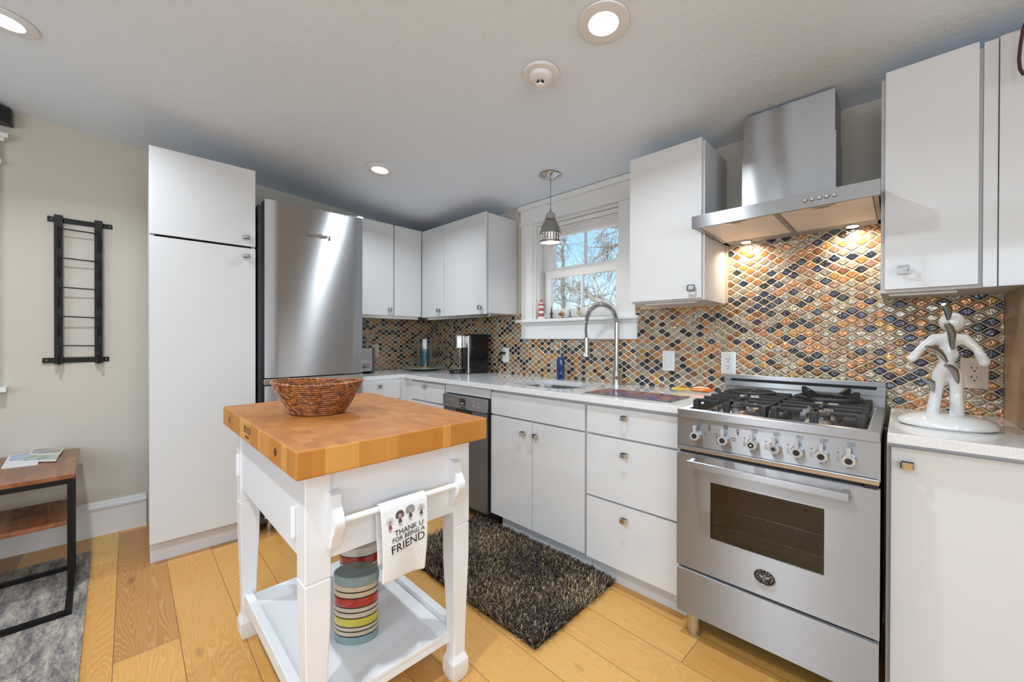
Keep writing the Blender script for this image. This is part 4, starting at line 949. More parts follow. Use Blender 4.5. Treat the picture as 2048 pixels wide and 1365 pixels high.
for x0, x1 in ((-.638, -.364), (-.343, -.070)):
    f_ = obj('grease_filter', MB().box(x0, x1, hy0+.016, hy1-.078, hz0+.002, hz0+.0115, .001), FILTER, H)
    xm = (x0+x1)/2
    obj('filter_latch', MB().box(xm-.035, xm+.035, hy0+.022, hy0+.040, hz0-.001, hz0+.002, .0005), NICKEL, f_); obj('latch_slot', MB().box(xm-.018, xm+.018, hy0+.027, hy0+.034, hz0-.0016, hz0-.0011), DARK, f_, smooth=None)
def bowed(x0, x1, y, z0, z1, ph):
    n = 36; pr = [(x0+(x1-x0)*k/n, y - .0013*math.sin(PI*k/n) - .0011*math.sin(2*PI*k/n*2.1+ph)*math.sin(PI*k/n)) for k in range(n+1)]
    return MB().prism(pr+[(x1, 2.309), (x0, 2.309)], 'z', z0, z1)
obj('chimney_lower', bowed(-.531, -.190, 2.083, hz1, 2.049, .4), STEELZ, H, smooth=25)
obj('chimney_upper', bowed(-.527, -.194, 2.0875, 2.0495, ceil_z(2.2)-.012, .9), STEELZ, H, smooth=25)
for k in range(5):
    x = -.258+.0215*k; bt = obj('button', MB().cyl((x, hy0, 1.7185), (x, hy0-.005, 1.7185), .0062, 18), CHROME, H); obj('button_ring', MB().tube([(x+.0072*math.cos(q*PI/9), hy0-.0005, 1.7185+.0072*math.sin(q*PI/9)) for q in range(18)], .0008, 5, closed=True), DARK, bt)
for x in (-.560, -.150):
    l_ = obj('hood_light', MB().cyl((x, hy1-.037, hz0-.0005), (x, hy1-.037, hz0-.004), .027, 24), CHROME, H)
    obj('lens', MB().cyl((x, hy1-.037, hz0-.0042), (x, hy1-.037, hz0-.0060), .021, 24), LAMPW, l_)
    area('hood_lamp', (x, hy1-.045, hz0-.008), (math.radians(6), 0, 0), .04, .04, 1.5, (1, .80, .58), math.radians(150), 'DISK')

# ------------------------------------------------------------------ ceiling fittings
def ceil_M(x, y): return Matrix.Translation((x, y, ceil_z(y))) @ Matrix.Rotation(math.atan(-.08), 4, 'X')
labs = ['round recessed ceiling light nearest the range and smoke detector', 'small round recessed ceiling light above the corner cabinets', 'round recessed ceiling light in the top left corner of the picture']
for i, (x, y) in enumerate(DOWN[:6]):
    t_ = thing('recessed_light', labs[i] if i < 3 else 'unseen round recessed ceiling light added out of view', 'ceiling light', (x, y, ceil_z(y)-.004), 0, 'recessed ceiling lights')
    if i == 0:
        obj('trim_ring', MB().lathe([(.052, -.006), (.060, -.006), (.086, -.003), (.088, .001), (.052, .001)], (0,0,0), 40, cap=False, M=Matrix.Rotation(math.atan(-.08), 4, 'X')), PLASTW, t_, local=True)
        obj('lens', MB().lathe([(.001, -.003), (.054, -.003), (.054, .0005), (.001, .0005)], (0,0,0), 36, M=Matrix.Rotation(math.atan(-.08), 4, 'X')), LAMP, t_, local=True)
        first = t_
    else:
        for ch in first.children: c = ch.copy(); COL.objects.link(c); c.parent = t_
sd = thing('smoke_detector', 'white round smoke detector on the ceiling beside a recessed light', 'smoke detector', (-1.083, 1.288, ceil_z(1.288)-.004))
RM = Matrix.Rotation(math.atan(-.08), 4, 'X')
obj('mounting_plate', MB().lathe([(.001, -.010), (.070, -.008), (.076, -.002), (.076, .001), (.001, .001)], (0,0,0), 40, M=RM), PLASTW, sd, local=True)
obj('housing', MB().lathe([(.001, -.034), (.030, -.034), (.046, -.026), (.050, -.010), (.001, -.009)], (0,0,0), 36, M=RM), PLASTW, sd, local=True)
b = MB().lathe([(.001, -.056), (.016, -.056), (.0185, -.053), (.0185, -.048), (.001, -.048)], (0,0,0), 28, M=RM)
for k in range(6): a = k*PI/3; b.tube([(.0175*math.cos(a), .0175*math.sin(a), -.049), (.027*math.cos(a), .027*math.sin(a), -.034)], .0018, 6)
obj('sensor_cap', b, PLASTW, sd, local=True)
obj('sensor_mesh', MB().lathe([(.001, -.048), (.012, -.048), (.016, -.034), (.001, -.034)], (0,0,0), 24, M=RM), BLACK, sd, local=True)

# pendant
px0, py0 = -1.615, 2.02; cz = ceil_z(py0)
PD = thing('pendant_light', 'small brushed steel pendant lamp with pierced rim before window', 'pendant light', (px0, py0, cz-.004))
obj('canopy', MB().lathe([(.001, -.022), (.016, -.022), (.05, -.012), (.070, -.004), (.072, .0), (.001, .0)], (px0, py0, cz-.003), 36), CHROME, PD)
obj('canopy_screw', MB().cyl((px0+.035, py0-.025, cz-.014), (px0+.036, py0-.026, cz-.026), .005, 10).cyl((px0-.035, py0-.02, cz-.014), (px0-.036, py0-.021, cz-.026), .005, 10), NICKEL, PD)
obj('cord', MB().cyl((px0, py0, cz-.02), (px0, py0, 2.010), .0028, 8).cyl((px0, py0, 2.028), (px0, py0, 2.005), .0065, 10), mat('grey_cord', (.25,.25,.25), .5), PD)
prof = [(.012, 2.012), (.028, 2.002), (.034, 1.985), (.036, 1.965), (.034, 1.963)]
obj('socket_cap', MB().lathe([(r, z) for r, z in prof], (px0, py0, 0), 36, cap=False), NICKEL, PD)
# shade with pierced rows
b = MB(); seg = 96; pr_ = [(.034, 1.965), (.045, 1.945), (.056, 1.92), (.065, 1.893), (.0695, 1.870)]
rows = 12; ztop, zbot = 1.870, 1.826
for k in range(1, rows+1): pr_.append((.0695+.0*math.sin(k/rows*PI)*1.0 + .0, ztop-(ztop-zbot)*k/rows))
pr_.append((.0695, 1.812))
n = len(pr_); vs = []; fs = []
for i in range(seg):
    a = 2*PI*i/seg
    for r, z in pr_: vs.append((px0+r*math.cos(a), py0+r*math.sin(a), z))
for i in range(seg):
    j = (i+1) % seg
    for k in range(n-1):
        inrow = 4 <= k < 4+rows
        if inrow and i % 4 == 0 and (k-4) % 3 == 1: continue
        fs.append((i*n+k, j*n+k, j*n+k+1, i*n+k+1))
b.add(vs, fs); sh = obj('shade', b, mat('shade_brushed_steel', (.36,.355,.35), .26, .95, Anisotropic=.6), PD, smooth=60)
md = sh.modifiers.new('thick', 'SOLIDIFY'); md.thickness = .0012
obj('bulb', MB().sphere((px0, py0, 1.885), (.026, .026, .030)), emis('bulb_glow', (1, .93, .82), 12), PD)
obj('socket', MB().cyl((px0, py0, 1.96), (px0, py0, 1.895), .018, 16), PLASTW, PD)
l = bpy.data.lights.new('pendant_bulb', 'POINT'); l.energy = 3.5; l.shadow_soft_size = .018; l.color = (1, .92, .8); o = bpy.data.objects.new('pendant_bulb', l); COL.objects.link(o); o.location = (px0, py0, 1.838)

# ------------------------------------------------------------------ things on the window stool
zs = 1.3452; yS = Y_WALL-.018
lh = thing('lighthouse_figurine', 'red and white striped lighthouse figurine at the left of the sill', 'figurine', (-1.925, yS, zs))
r0 = mat('painted_white', (.8, .76, .72), .6); r1 = mat('painted_brick_red', (.45, .10, .08), .6)
segs = [(0, .018, .029, .027, r0), (.018, .043, .021, .0205, r1), (.043, .060, .0205, .0195, r0), (.060, .083, .0195, .0185, r1), (.083, .102, .0185, .0175, r0), (.102, .114, .022, .022, r1), (.114, .128, .0135, .0135, r0), (.128, .150, .016, .002, r1)]
for z0, z1, a, c, m_ in segs: obj('band', MB().lathe([(.001, z0), (a, z0), (c, z1), (.001, z1)], (-1.925, yS, zs), 20), m_, lh)
f2 = thing('tower_figurine', 'tiny dark pointed tower figurine beside the lighthouse on the sill', 'figurine', (-1.829, yS, zs))
obj('tower', MB().lathe([(.001, 0), (.014, 0), (.009, .008), (.007, .03), (.014, .033), (.013, .04), (.007, .044), (.005, .06), (.001, .096)], (-1.829, yS, zs), 12), mat('dark_pewter', (.05,.05,.055), .4, .6), f2)
f3 = thing('skull_ornament', 'small painted orange and black sugar skull on the sill', 'figurine', (-1.738, yS, zs))
obj('skull', MB().sphere((-1.738, yS, zs+.029), (.022, .022, .021)).box(-1.750, -1.726, yS-.018, yS+.008, zs+.0, zs+.018, .006), mat('painted_skull', (.42, .22, .10), .4), f3)
obj('eye', MB().sphere((-1.746, yS-.018, zs+.030), .0065, 10, 8).sphere((-1.730, yS-.018, zs+.030), .0065, 10, 8), INK, f3)
obj('teeth', MB().box(-1.747, -1.729, yS-.0195, yS-.017, zs+.006, zs+.013), r0, f3)
f4 = thing('rabbit_figurine', 'small grey two-eared figurine on the sill beside the skull', 'figurine', (-1.665, yS, zs))
obj('figure', MB().lathe([(.001, 0), (.013, 0), (.010, .018), (.006, .028), (.008, .036), (.001, .043)], (-1.665, yS, zs), 14).tube([(-1.669, yS, zs+.04), (-1.672, yS, zs+.062)], [.003, .0015], 6).tube([(-1.661, yS, zs+.04), (-1.658, yS, zs+.062)], [.003, .0015], 6), mat('grey_metal_figure', (.20,.20,.21), .35, .6), f4)
f5 = thing('doll_figurine', 'small beige and black standing figurine, rightmost on the sill', 'figurine', (-1.590, yS, zs))
obj('figure', MB().tube([(-1.595, yS, zs+.004), (-1.594, yS, zs+.028)], .005, 8).tube([(-1.584, yS, zs+.004), (-1.585, yS, zs+.028)], .005, 8).lathe([(.001, .026), (.010, .028), (.012, .046), (.004, .052)], (-1.59, yS, zs), 12).tube([(-1.601, yS, zs+.046), (-1.605, yS-.004, zs+.03)], .003, 6).tube([(-1.579, yS, zs+.046), (-1.575, yS-.004, zs+.03)], .003, 6), mat('cream_figure', (.50, .42, .22), .5), f5)
obj('hair', MB().sphere((-1.59, yS, zs+.062), (.010, .010, .012), 12, 8), mat('mauve_head', (.35, .22, .24), .5), f5); obj('stand', MB().cyl((-1.59, yS, zs), (-1.59, yS, zs+.004), .016, 16), r0, f5)
dsh = obj('glass_dish', MB().lathe([(.001, 0), (.018, 0), (.045, .030), (.047, .034), (.043, .031), (.016, .004), (.001, .004)], (-1.585, Y_WALL+.036, zs-.0002), 28), CLEAR); tag(dsh, 'small clear glass dish standing behind the sill figurines', 'dish')

# ------------------------------------------------------------------ knife holder figure
FX, FY = .105, 1.895
kh = thing('knife_holder', 'glossy white human shaped knife holder standing on oval base', 'knife holder', (FX, FY, .914))
CER = mat('glossy_white_ceramic', (.74, .73, .72), .06, 0, Coat_Weight=.6)
obj('base', MB().lathe([(.001, 0), (.106, 0), (.114, .005), (.115, .011), (.110, .020), (.088, .034), (.045, .044), (.001, .046)], (.108, FY+.022, .9143), 48, 1.0, .80), CER, kh)
def skin_body(name, verts, edges, rad, m_, parent, lv=2):
    me = bpy.data.meshes.new(name); I = base_of(parent).inverted(); me.from_pydata([tuple(I @ Vector(v)) for v in verts], edges, []); me.update(); me.materials.append(m_)
    o = bpy.data.objects.new(name, me); COL.objects.link(o); o.parent = parent
    mb = MB(); lv_ = [I @ Vector(v) for v in verts]; R_ = lambda i: rad[i][0] if isinstance(rad[i], tuple) else rad[i]
    for i, v in enumerate(lv_):
        r_ = rad[i]; mb.sphere(v, (r_[0], r_[1], r_[0]) if isinstance(r_, tuple) else r_, 24, 14)
    for i, j in edges:
        n_ = 8; mb.tube([lv_[i].lerp(lv_[j], k/n_) for k in range(n_+1)], [R_(i)+(R_(j)-R_(i))*k/n_ for k in range(n_+1)], 20, flat=(.72 if isinstance(rad[i], tuple) and isinstance(rad[j], tuple) else 1))
    me2 = bpy.data.meshes.new(name); me2.from_pydata(mb.v, [], mb.f); me2.update()
    bmx = bmesh.new(); bmx.from_mesh(me2); bmesh.ops.recalc_face_normals(bmx, faces=bmx.faces[:]); bmx.to_mesh(me2); bmx.free(); me2.materials.append(m_); o.data = me2
    rm = o.modifiers.new('rm', 'REMESH'); rm.mode = 'VOXEL'; rm.voxel_size = .0026; rm.use_smooth_shade = True
    sm_ = o.modifiers.new('sm', 'SMOOTH'); sm_.factor = .7; sm_.iterations = 12
    dg = bpy.context.evaluated_depsgraph_get(); nm = bpy.data.meshes.new_from_object(o.evaluated_get(dg))
    o.modifiers.clear(); o.data = nm
    if not nm.materials: nm.materials.append(m_)
    for p in nm.polygons: p.use_smooth = True
    return o
V = [(.108, FY, 1.105), (.110, FY, 1.150), (.111, FY, 1.195), (.116, FY, 1.216), (.117, FY, 1.228),
     (.080, FY, 1.200), (.052, FY-.004, 1.170), (.028, FY-.010, 1.134),
     (.145, FY, 1.200), (.172, FY-.004, 1.168), (.186, FY-.008, 1.128),
     (.092, FY, 1.085), (.086, FY, 1.030), (.077, FY, .955),
     (.128, FY, 1.085), (.130, FY, 1.030), (.131, FY, .955)]
Ed = [(0,1),(1,2),(2,3),(3,4),(2,5),(5,6),(6,7),(2,8),(8,9),(9,10),(0,11),(11,12),(12,13),(0,14),(14,15),(15,16)]
Rd = [(.025,.019), (.026,.019), (.027,.020), .012, .011, .016, .011, .0125, .016, .011, .0145, .018, .0145, .0165, .018, .0155, .0180]
bd_ = skin_body('body', V, Ed, Rd, CER, kh)
obj('head', MB().sphere((.119, FY, 1.253), (.030, .028, .031), 32, 20), CER, kh)
KN = [((1897, 640), (1887, 609), .040), ((1905, 698), (1893, 646), .075), ((1893, 724), (1853, 694), .055), ((1915, 763), (1892, 731), .060), ((1866, 782), (1849, 759), .055)]
KL = ['uppermost steel-handled knife, stuck in the head of the white figure', 'steel-handled knife stuck in the chest of the white figure', 'steel-handled knife stuck slanting in the belly of the white figure', 'steel-handled knife stuck in the thigh of the white figure beside the outlet', 'lowest steel-handled knife, stuck in the leg nearer the range']
KM = mat('satin_knife_steel', (.36, .345, .33), .25, 1)
for (a, c, L_), lb in zip(KN, KL):
    p0 = pY(*a, FY-.024); p1 = pY(*c, FY-.024-L_); kf = thing('kitchen_knife', lb, 'knife', tuple(p0), 0, 'knives in the white figure')
    mid = (p0+p1)/2 + Vector((.004, 0, .010)); q1 = p0.lerp(mid, .5)+Vector((0,0,.003)); q3 = mid.lerp(p1, .5)+Vector((0,0,.003))
    obj('handle', MB().tube([p0, q1, mid, q3, p1], [.0045, .0085, .0105, .0095, .006], 12, flat=.75), KM, kf)
    dv = (p0-p1).normalized(); obj('blade', MB().box(-.0012, .0012, -.006, .006, 0, .008, 0, M=Matrix.Translation(p0) @ dv.to_track_quat('Z', 'Y').to_matrix().to_4x4()), CHROME, kf)

# ------------------------------------------------------------------ kitchen cart
KC = thing('kitchen_cart', 'white kitchen cart with thick butcher block top and towel bar', 'kitchen cart', (-1.505, .649, 0), math.radians(-1.2))
obj('butcher_block', MB().box(-.462, .462, -.307, .307, .846, .920, .006, 3), BUTCHER, KC, local=True)
bb = KC.children[0]
M_ = face_minus_y(-.02, -.3075, .884); 
obj('brand_stamp', MB().text('BOOS', .034, face_minus_y(-.045, -.3072, .889), .0004).text('BLOCKS', .013, face_minus_y(-.045, -.3072, .866), .0004), INK, bb, smooth=None, local=True)
for x in (-.335, .285): obj('plug', MB().cyl((x, -.3066, .884), (x, -.3078, .884), .0115, 24), mat('dark_walnut', (.05, .02, .01), .4) if x < 0 else bpy.data.materials['dark_walnut'], bb, local=True)
LX, LY, LW = .408, .270, .066
def leg(cx, cy, sx_, sy_):
    """outer corner at (cx,cy); the leg tapers toward the inside and ends in a pad foot"""
    b = MB(); ox, oy = cx, cy
    def ring(w_, z, off=0): 
        x0, x1 = sorted((ox-sx_*off, ox-sx_*(off+w_))); y0, y1 = sorted((oy-sy_*off, oy-sy_*(off+w_))); return [(x0,y0,z),(x1,y0,z),(x1,y1,z),(x0,y1,z)]
    st = [(LW-.014, 0, .007), (LW, .028, 0), (LW, .068, 0), (.047, .092, .0095), (.046, .14, .009), (.052, .25, .006), (.064, .42, .001), (LW, .545, 0), (LW-.004, .549, .002), (LW-.004, .551, .002), (LW, .555, 0), (LW, .846, 0)]
    vs = []; 
    for w_, z, off in st: vs += ring(w_, z, off)
    fs = [(3,2,1,0)] + [(4*i+k, 4*i+(k+1)%4, 4*i+4+(k+1)%4, 4*i+4+k) for i in range(len(st)-1) for k in range(4)] + [tuple(4*(len(st)-1)+k for k in range(4))]
    b.add(vs, fs); o = obj('leg', b, CARTW, KC, local=True, smooth=20)
    mv = o.modifiers.new('bev', 'BEVEL'); mv.width = .002; mv.segments = 2; mv.limit_method = 'ANGLE'; mv.angle_limit = math.radians(40)
    return o
for sx_ in (1, -1):
    for sy_ in (1, -1): leg(sx_*LX, sy_*LY, sx_, sy_)
obj('side_apron', MB().box(LX-LW, -LX+LW, -LY+.004, -LY+.024, .605, .8455), CARTW, KC, local=True, smooth=None)
obj('side_apron', MB().box(LX-LW, -LX+LW, LY-.024, LY-.004, .605, .8455), CARTW, KC, local=True, smooth=None)
obj('end_apron', MB().box(LX-.028, LX-.008, -LY+LW, LY-LW, .600, .8455), CARTW, KC, local=True, smooth=None)
obj('end_apron', MB().box(-LX+.008, -LX+.028, -LY+LW, LY-LW, .600, .8455), CARTW, KC, local=True, smooth=None)
for y0, y1 in ((-LY+.012, -LY+.042), (LY-.042, LY-.012)): obj('shelf_rail', MB().box(-LX+.055, LX-.055, y0, y1, .135, .185, .003), CARTW, KC, local=True)
obj('shelf', MB().box(-LX+.045, LX-.045, -LY+.042, LY-.042, .148, .165, .003), CARTW, KC, local=True)
obj('shelf_lip', MB().box(LX-.062, LX-.046, -LY+.05, LY-.05, .125, .148, .001), CARTW, KC, local=True)
for x in (.318, -.375): obj('door_cleat', MB().box(x-.006, x+.006, -LY-.009, -LY+.004, .650, .735, .003), CARTW, KC, local=True)
# towel bar
for y in (-.200, .200):
    prof = [(-.017, .785), (.006, .785), (.016, .778), (.018, .755), (.040, .722), (.043, .708), (.040, .690), (.020, .664), (.018, .648), (.010, .636), (-.017, .634)]
    obj('towel_bar_holder', MB().prism([(LX-.008+u+.017, z) for u, z in prof], 'y', y-.013, y+.013), CARTW, KC, local=True)
BX, BZ = LX+.028, .706
obj('towel_bar', MB().cyl((BX, -.195, BZ), (BX, .195, BZ), .0095, 16), CARTW, KC, local=True)
# towel (its own object, hung over the bar)
tw_y0, tw_y1 = -.086, .068
b = MB(); prof = []
for k in range(17): t_ = k/16; prof.append((BX+.0145+.010*math.sin(t_*PI*.9), .495+(BZ-.495)*t_))
for k in range(1, 9): a = PI*k/8; prof.append((BX+.0145*math.cos(a), BZ+.0145*math.sin(a)))
for k in range(1, 13): t_ = k/12; prof.append((BX-.0145+.010*t_, BZ-(BZ-.540)*t_))
nu = 24; vs = []; fs = []; m2 = len(prof)
for i in range(nu+1):
    s_ = i/nu; y = tw_y0+(tw_y1-tw_y0)*s_
    for j, (x, z) in enumerate(prof):
        dn = max(0, min(1, (BZ-z)/.2)); wv = .006*dn*math.sin(s_*PI*1.8+.5) 
        front_ = 1 if j < 20 else -.3
        pin = (s_-.5)*-.010*dn
        vs.append((x+wv*front_, y+pin, z - (.012*s_*s_ if j < 17 else 0)*dn + (.012*dn if j > 20 else 0)*s_))
for i in range(nu):
    for j in range(m2-1): fs.append((i*m2+j, (i+1)*m2+j, (i+1)*m2+j+1, i*m2+j+1))
b.add(vs, fs)
Mk = base_of(KC); b.v = [tuple(Mk @ Vector(v)) for v in b.v]
tw = obj('dish_towel', b, TOWEL, None, smooth=60); tag(tw, 'white waffle dish towel with black lettering hanging from cart bar', 'towel')
md = tw.modifiers.new('thick', 'SOLIDIFY'); md.thickness = .003; md.offset = 0
sb2 = tw.modifiers.new('sub', 'SUBSURF'); sb2.levels = 1; sb2.render_levels = 1
def tow_surface(y, z):
    t_ = (z-.495)/(BZ-.495); s_ = (y-tw_y0)/(tw_y1-tw_y0); dn = max(0, min(1, (BZ-z)/.2))
    return BX+.0145+.010*math.sin(t_*PI*.9)+.006*dn*math.sin(s_*PI*1.8+.5)+.0024
def print_on(mb_local):   # lettering drawn flat in (y,z), laid on the cloth
    out = MB(); out.f = mb_local.f
    out.v = [tuple(Mk @ Vector((tow_surface(y, z)+x, y, z))) for x, y, z in mb_local.v]; return out
T_ = lambda y, z, r=0: Matrix(((0,0,1,0),(1,0,0,y),(0,1,0,z),(0,0,0,1))) @ Matrix.Rotation(math.radians(r), 4, 'Z')
b = MB().text('THANK U', .022, T_(.002, .634, 3), .0003).text('FOR BEING A', .0185, T_(.000, .616, 3), .0003).text('FRIEND', .0345, T_(-.001, .591, 5), .0003)
obj('towel_lettering', print_on(b), INK, tw, smooth=None)
def doll(y, z, s_, hair, dress, big):
    b1 = MB(); b2 = MB(); b3 = MB()
    disc = lambda b, cy, cz, r, x, rz=1.0, n=18: b.add([(x, cy+r*math.cos(2*PI*k/n), cz+r*rz*math.sin(2*PI*k/n)) for k in range(n)], [tuple(range(n))])
    for k in range(9): a = PI*(-.15+1.3*k/8); disc(b1, y+.0085*s_*big*math.cos(a), z+.002+.0075*s_*big*math.sin(a), .0055*s_*big, .0004)
    disc(b2, y, z, .0065*s_, .0008)
    b3.add([(.0006, y-.0025*s_, z-.006*s_), (.0006, y+.0025*s_, z-.006*s_), (.0006, y+.0065*s_, z-.019*s_), (.0006, y-.0065*s_, z-.019*s_)], [(0,1,2,3)])
    for q in (-1, 1):
        b3.add([(.0006, y+q*.0035*s_, z-.019*s_), (.0006, y+q*.0018*s_, z-.019*s_), (.0006, y+q*.0018*s_, z-.029*s_), (.0006, y+q*.0035*s_, z-.029*s_)], [(0,1,2,3)])
    obj('printed_hair', print_on(b1), mat('print_hair', hair, .9), tw, smooth=None); obj('printed_face', print_on(b2), mat('print_face', (.42, .30, .26), .9) if 'print_face' not in bpy.data.materials else bpy.data.materials['print_face'], tw, smooth=None); obj('printed_dress', print_on(b3), mat('print_dress', dress, .9), tw, smooth=None)
doll(-.060, .668, .95, (.60, .60, .56), (.25, .06, .08), .95); doll(-.028, .679, 1.0, (.10, .065, .055), (.05, .05, .055), 1.0)
doll(.007, .684, 1.0, (.28, .28, .30), (.07, .07, .08), 1.1); doll(.044, .680, .9, (.55, .54, .55), (.06, .06, .07), .95)

# ------------------------------------------------------------------ basket
def W2(lat, dep): v = RT*lat + FW*dep; return v
bc = Vector((-1.548, .566, .9205)); ra = math.atan2(RT.y, RT.x)
bk = thing('wicker_basket', 'oval brown woven wicker basket on the butcher block', 'basket', tuple(bc), ra)
b = MB(); lvls = 15; stl = MB(); rnd = random.Random(3)
def bk_r(t_): 
    a = .092+(.157-.092)*(t_**.9); c = .073+(.120-.073)*(t_**.9); return a, c
def bk_z(t_, th): return .006+.106*t_ + .008*t_*t_*(math.cos(th)**2)
for k in range(lvls):
    t_ = k/(lvls-1); a, c = bk_r(t_)
    pts = []
    for i in range(64):
        th = 2*PI*i/64; pts.append((a*math.cos(th), c*math.sin(th), bk_z(t_, th)))
    b.tube(pts, [.0043+.0005*math.sin(i*2.6+k*1.7) for i in range(64)], 7, closed=True)
for k in range(6):
    f_ = 1-(k+1)/6.5; b.tube([(.095*f_*math.cos(2*PI*i/36), .075*f_*math.sin(2*PI*i/36), .005) for i in range(36)], .006, 6, closed=True)
obj('coils', b, WICKER, bk, local=True, smooth=60)
for k in range(lvls-1):
    for i in range(20):
        if (i*7+k*5) % 4 == 0: continue
        th0 = 2*PI*(i+.35*k+.2*math.sin(i*5+k*3))/20; t0 = k/(lvls-1); t1 = (k+1)/(lvls-1)
        for sgn in (1,):
            a0, c0 = bk_r(t0); a1, c1 = bk_r(t1); o_ = .0050; th1 = th0-.10
            p = [((a0+o_)*math.cos(th0), (c0+o_)*math.sin(th0), bk_z(t0, th0)), ((a1+o_)*math.cos(th1), (c1+o_)*math.sin(th1), bk_z(t1, th1))]
            stl.tube(p, .0013, 4)
            p = [((a0-o_)*math.cos(th0), (c0-o_)*math.sin(th0), bk_z(t0, th0)), ((a1-o_)*math.cos(th1), (c1-o_)*math.sin(th1), bk_z(t1, th1))]
            if k > 6: stl.tube(p, .0012, 4)
for i in range(44):
    th = 2*PI*i/44; a1, c1 = bk_r(1); z_ = bk_z(1, th); stl.tube([((a1+.0055)*math.cos(th), (c1+.0055)*math.sin(th), z_-.003), (a1*math.cos(th-.03), c1*math.sin(th-.03), z_+.0055), ((a1-.0055)*math.cos(th-.06), (c1-.0055)*math.sin(th-.06), z_-.003)], .0013, 4)
obj('stitching', stl, WICKL, bk, local=True, smooth=60)

# ------------------------------------------------------------------ canisters on the shelf
GB = mat('blue_grey_glaze', (.20, .29, .29), .12, 0, Coat_Weight=.6); GC = mat('cream_glaze_bands', (.50, .42, .30), .12, 0, Coat_Weight=.6); GR = mat('red_glaze', (.34, .018, .012), .12, 0, Coat_Weight=.6)
GY = mat('yellow_glaze_bands', (.52, .42, .03), .12, 0, Coat_Weight=.6); GD = mat('dark_brown_glaze_line', (.035, .012, .008), .15); GW = mat('off_white_glaze', (.62, .58, .52), .15)
def canister(cx, cy, z0, bands, lid_m, label, ax=.074, ay=.050, rot=0.0):
    t_ = thing('canister', label, 'canister', (cx, cy, z0), rot, 'striped oval canisters on the cart shelf')
    zz = 0
    for h, m_, nm in bands:
        pr = [(.001, zz), (.985, zz), (1.0, zz+min(.003, h/3)), (1.0, zz+h-min(.003, h/3)), (.985, zz+h), (.001, zz+h)] if nm != 'dark_line' else [(.001, zz), (.972, zz), (.972, zz+h), (.001, zz+h)]
        obj(nm, MB().lathe([(r if r > .01 else .001, z) for r, z in pr], (0,0,0), 40, ax, ay), m_, t_, local=True); zz += h
    zz += .0003
    obj('lid', MB().lathe([(.001, zz), (1.02, zz), (1.03, zz+.004), (1.03, zz+.022), (1.01, zz+.028), (.97, zz+.030), (.001, zz+.031)], (0,0,0), 40, ax, ay), lid_m, t_, local=True)
    obj('rope_handle', MB().tube([(-.004, 0, zz+.028), (-.007, 0, zz+.045), (-.003, .0, zz+.062), (.004, 0, zz+.060), (.005, 0, zz+.045), (.003, 0, zz+.028)], .0022, 6), mat('jute_cord', (.25, .17, .09), .9) if 'jute_cord' not in bpy.data.materials else bpy.data.materials['jute_cord'], t_, local=True)
    return t_
D_ = (.0048, GD, 'dark_line')
canister(-1.352, .622, .1655, [(.025, GB, 'blue_base'), D_, (.012, GC, 'cream_band'), D_, (.010, GC, 'cream_band'), D_, (.025, GY, 'yellow_band'), D_, (.014, GC, 'cream_band'), D_, (.012, GC, 'cream_band'), D_, (.027, GR, 'red_band'), D_, (.015, GC, 'cream_band'), D_, (.016, GC, 'cream_band'), (.002, GD, 'dark_line')], GB, 'front striped oval canister with blue lid on the cart shelf', rot=ra+.05)
canister(-1.565, .730, .1655, [(.022, GR, 'red_base'), D_, (.014, GC, 'cream_band'), D_, (.018, GB, 'blue_band'), D_, (.012, GC, 'cream_band'), D_, (.020, GY, 'yellow_band'), D_, (.014, GC, 'cream_band'), D_, (.010, GC, 'cream_band'), D_, (.026, GR, 'red_band'), D_], GW, 'rear striped oval canister with off-white lid behind the first canister', rot=ra+.05)

# ------------------------------------------------------------------ shag rug
rx0, rx1, ry0, ry1 = -2.02, -.985, 1.15, 1.765
sg = thing('shag_rug', 'dark brown and tan shaggy rug on floor before the sink cabinet', 'rug', ((rx0+rx1)/2, (ry0+ry1)/2, 0))
obj('backing', MB().box(rx0+.015, rx1-.015, ry0+.015, ry1-.015, .001, .008), mat('rug_backing', (.02,.018,.016), .9), sg, smooth=None)
rnd = random.Random(11); vs = []; fs = []; tuft = []
for i in range(43000):
    x = rnd.uniform(rx0+.012, rx1-.012); y = rnd.uniform(ry0+.012, ry1-.012)
    ang = rnd.uniform(0, 2*PI); lean = rnd.uniform(.006, .034); hgt = rnd.uniform(.018, .038); wd = rnd.uniform(.0012, .0030)
    dx, dy = math.cos(ang)*lean, math.sin(ang)*lean; nx, ny = -math.sin(ang+rnd.uniform(-.8,.8))*wd, math.cos(ang+rnd.uniform(-.8,.8))*wd
    k = len(vs)
    vs += [(x-nx, y-ny, .006), (x+nx, y+ny, .006), (x+dx*.4+nx, y+dy*.4+ny, hgt*.62), (x+dx*.4-nx, y+dy*.4-ny, hgt*.62), (x+dx+nx*.5, y+dy+ny*.5, hgt), (x+dx-nx*.5, y+dy-ny*.5, hgt)]
    fs += [(k, k+1, k+2, k+3), (k+3, k+2, k+4, k+5)]
    c = min(1, max(0, rnd.betavariate(1.0, 1.1) + .18*math.sin(x*9+1)*math.sin(y*11) )); tuft += [c]*6
me = bpy.data.meshes.new('pile'); I = base_of(sg).inverted(); ox, oy, oz = I.translation
me.from_pydata([(x+ox, y+oy, z+oz) for x, y, z in vs], [], fs); me.update(); at = me.attributes.new('tuft', 'FLOAT', 'POINT'); at.data.foreach_set('value', tuft); me.materials.append(SHAG)
o = bpy.data.objects.new('pile', me); COL.objects.link(o); o.parent = sg; o['kind'] = 'stuff'

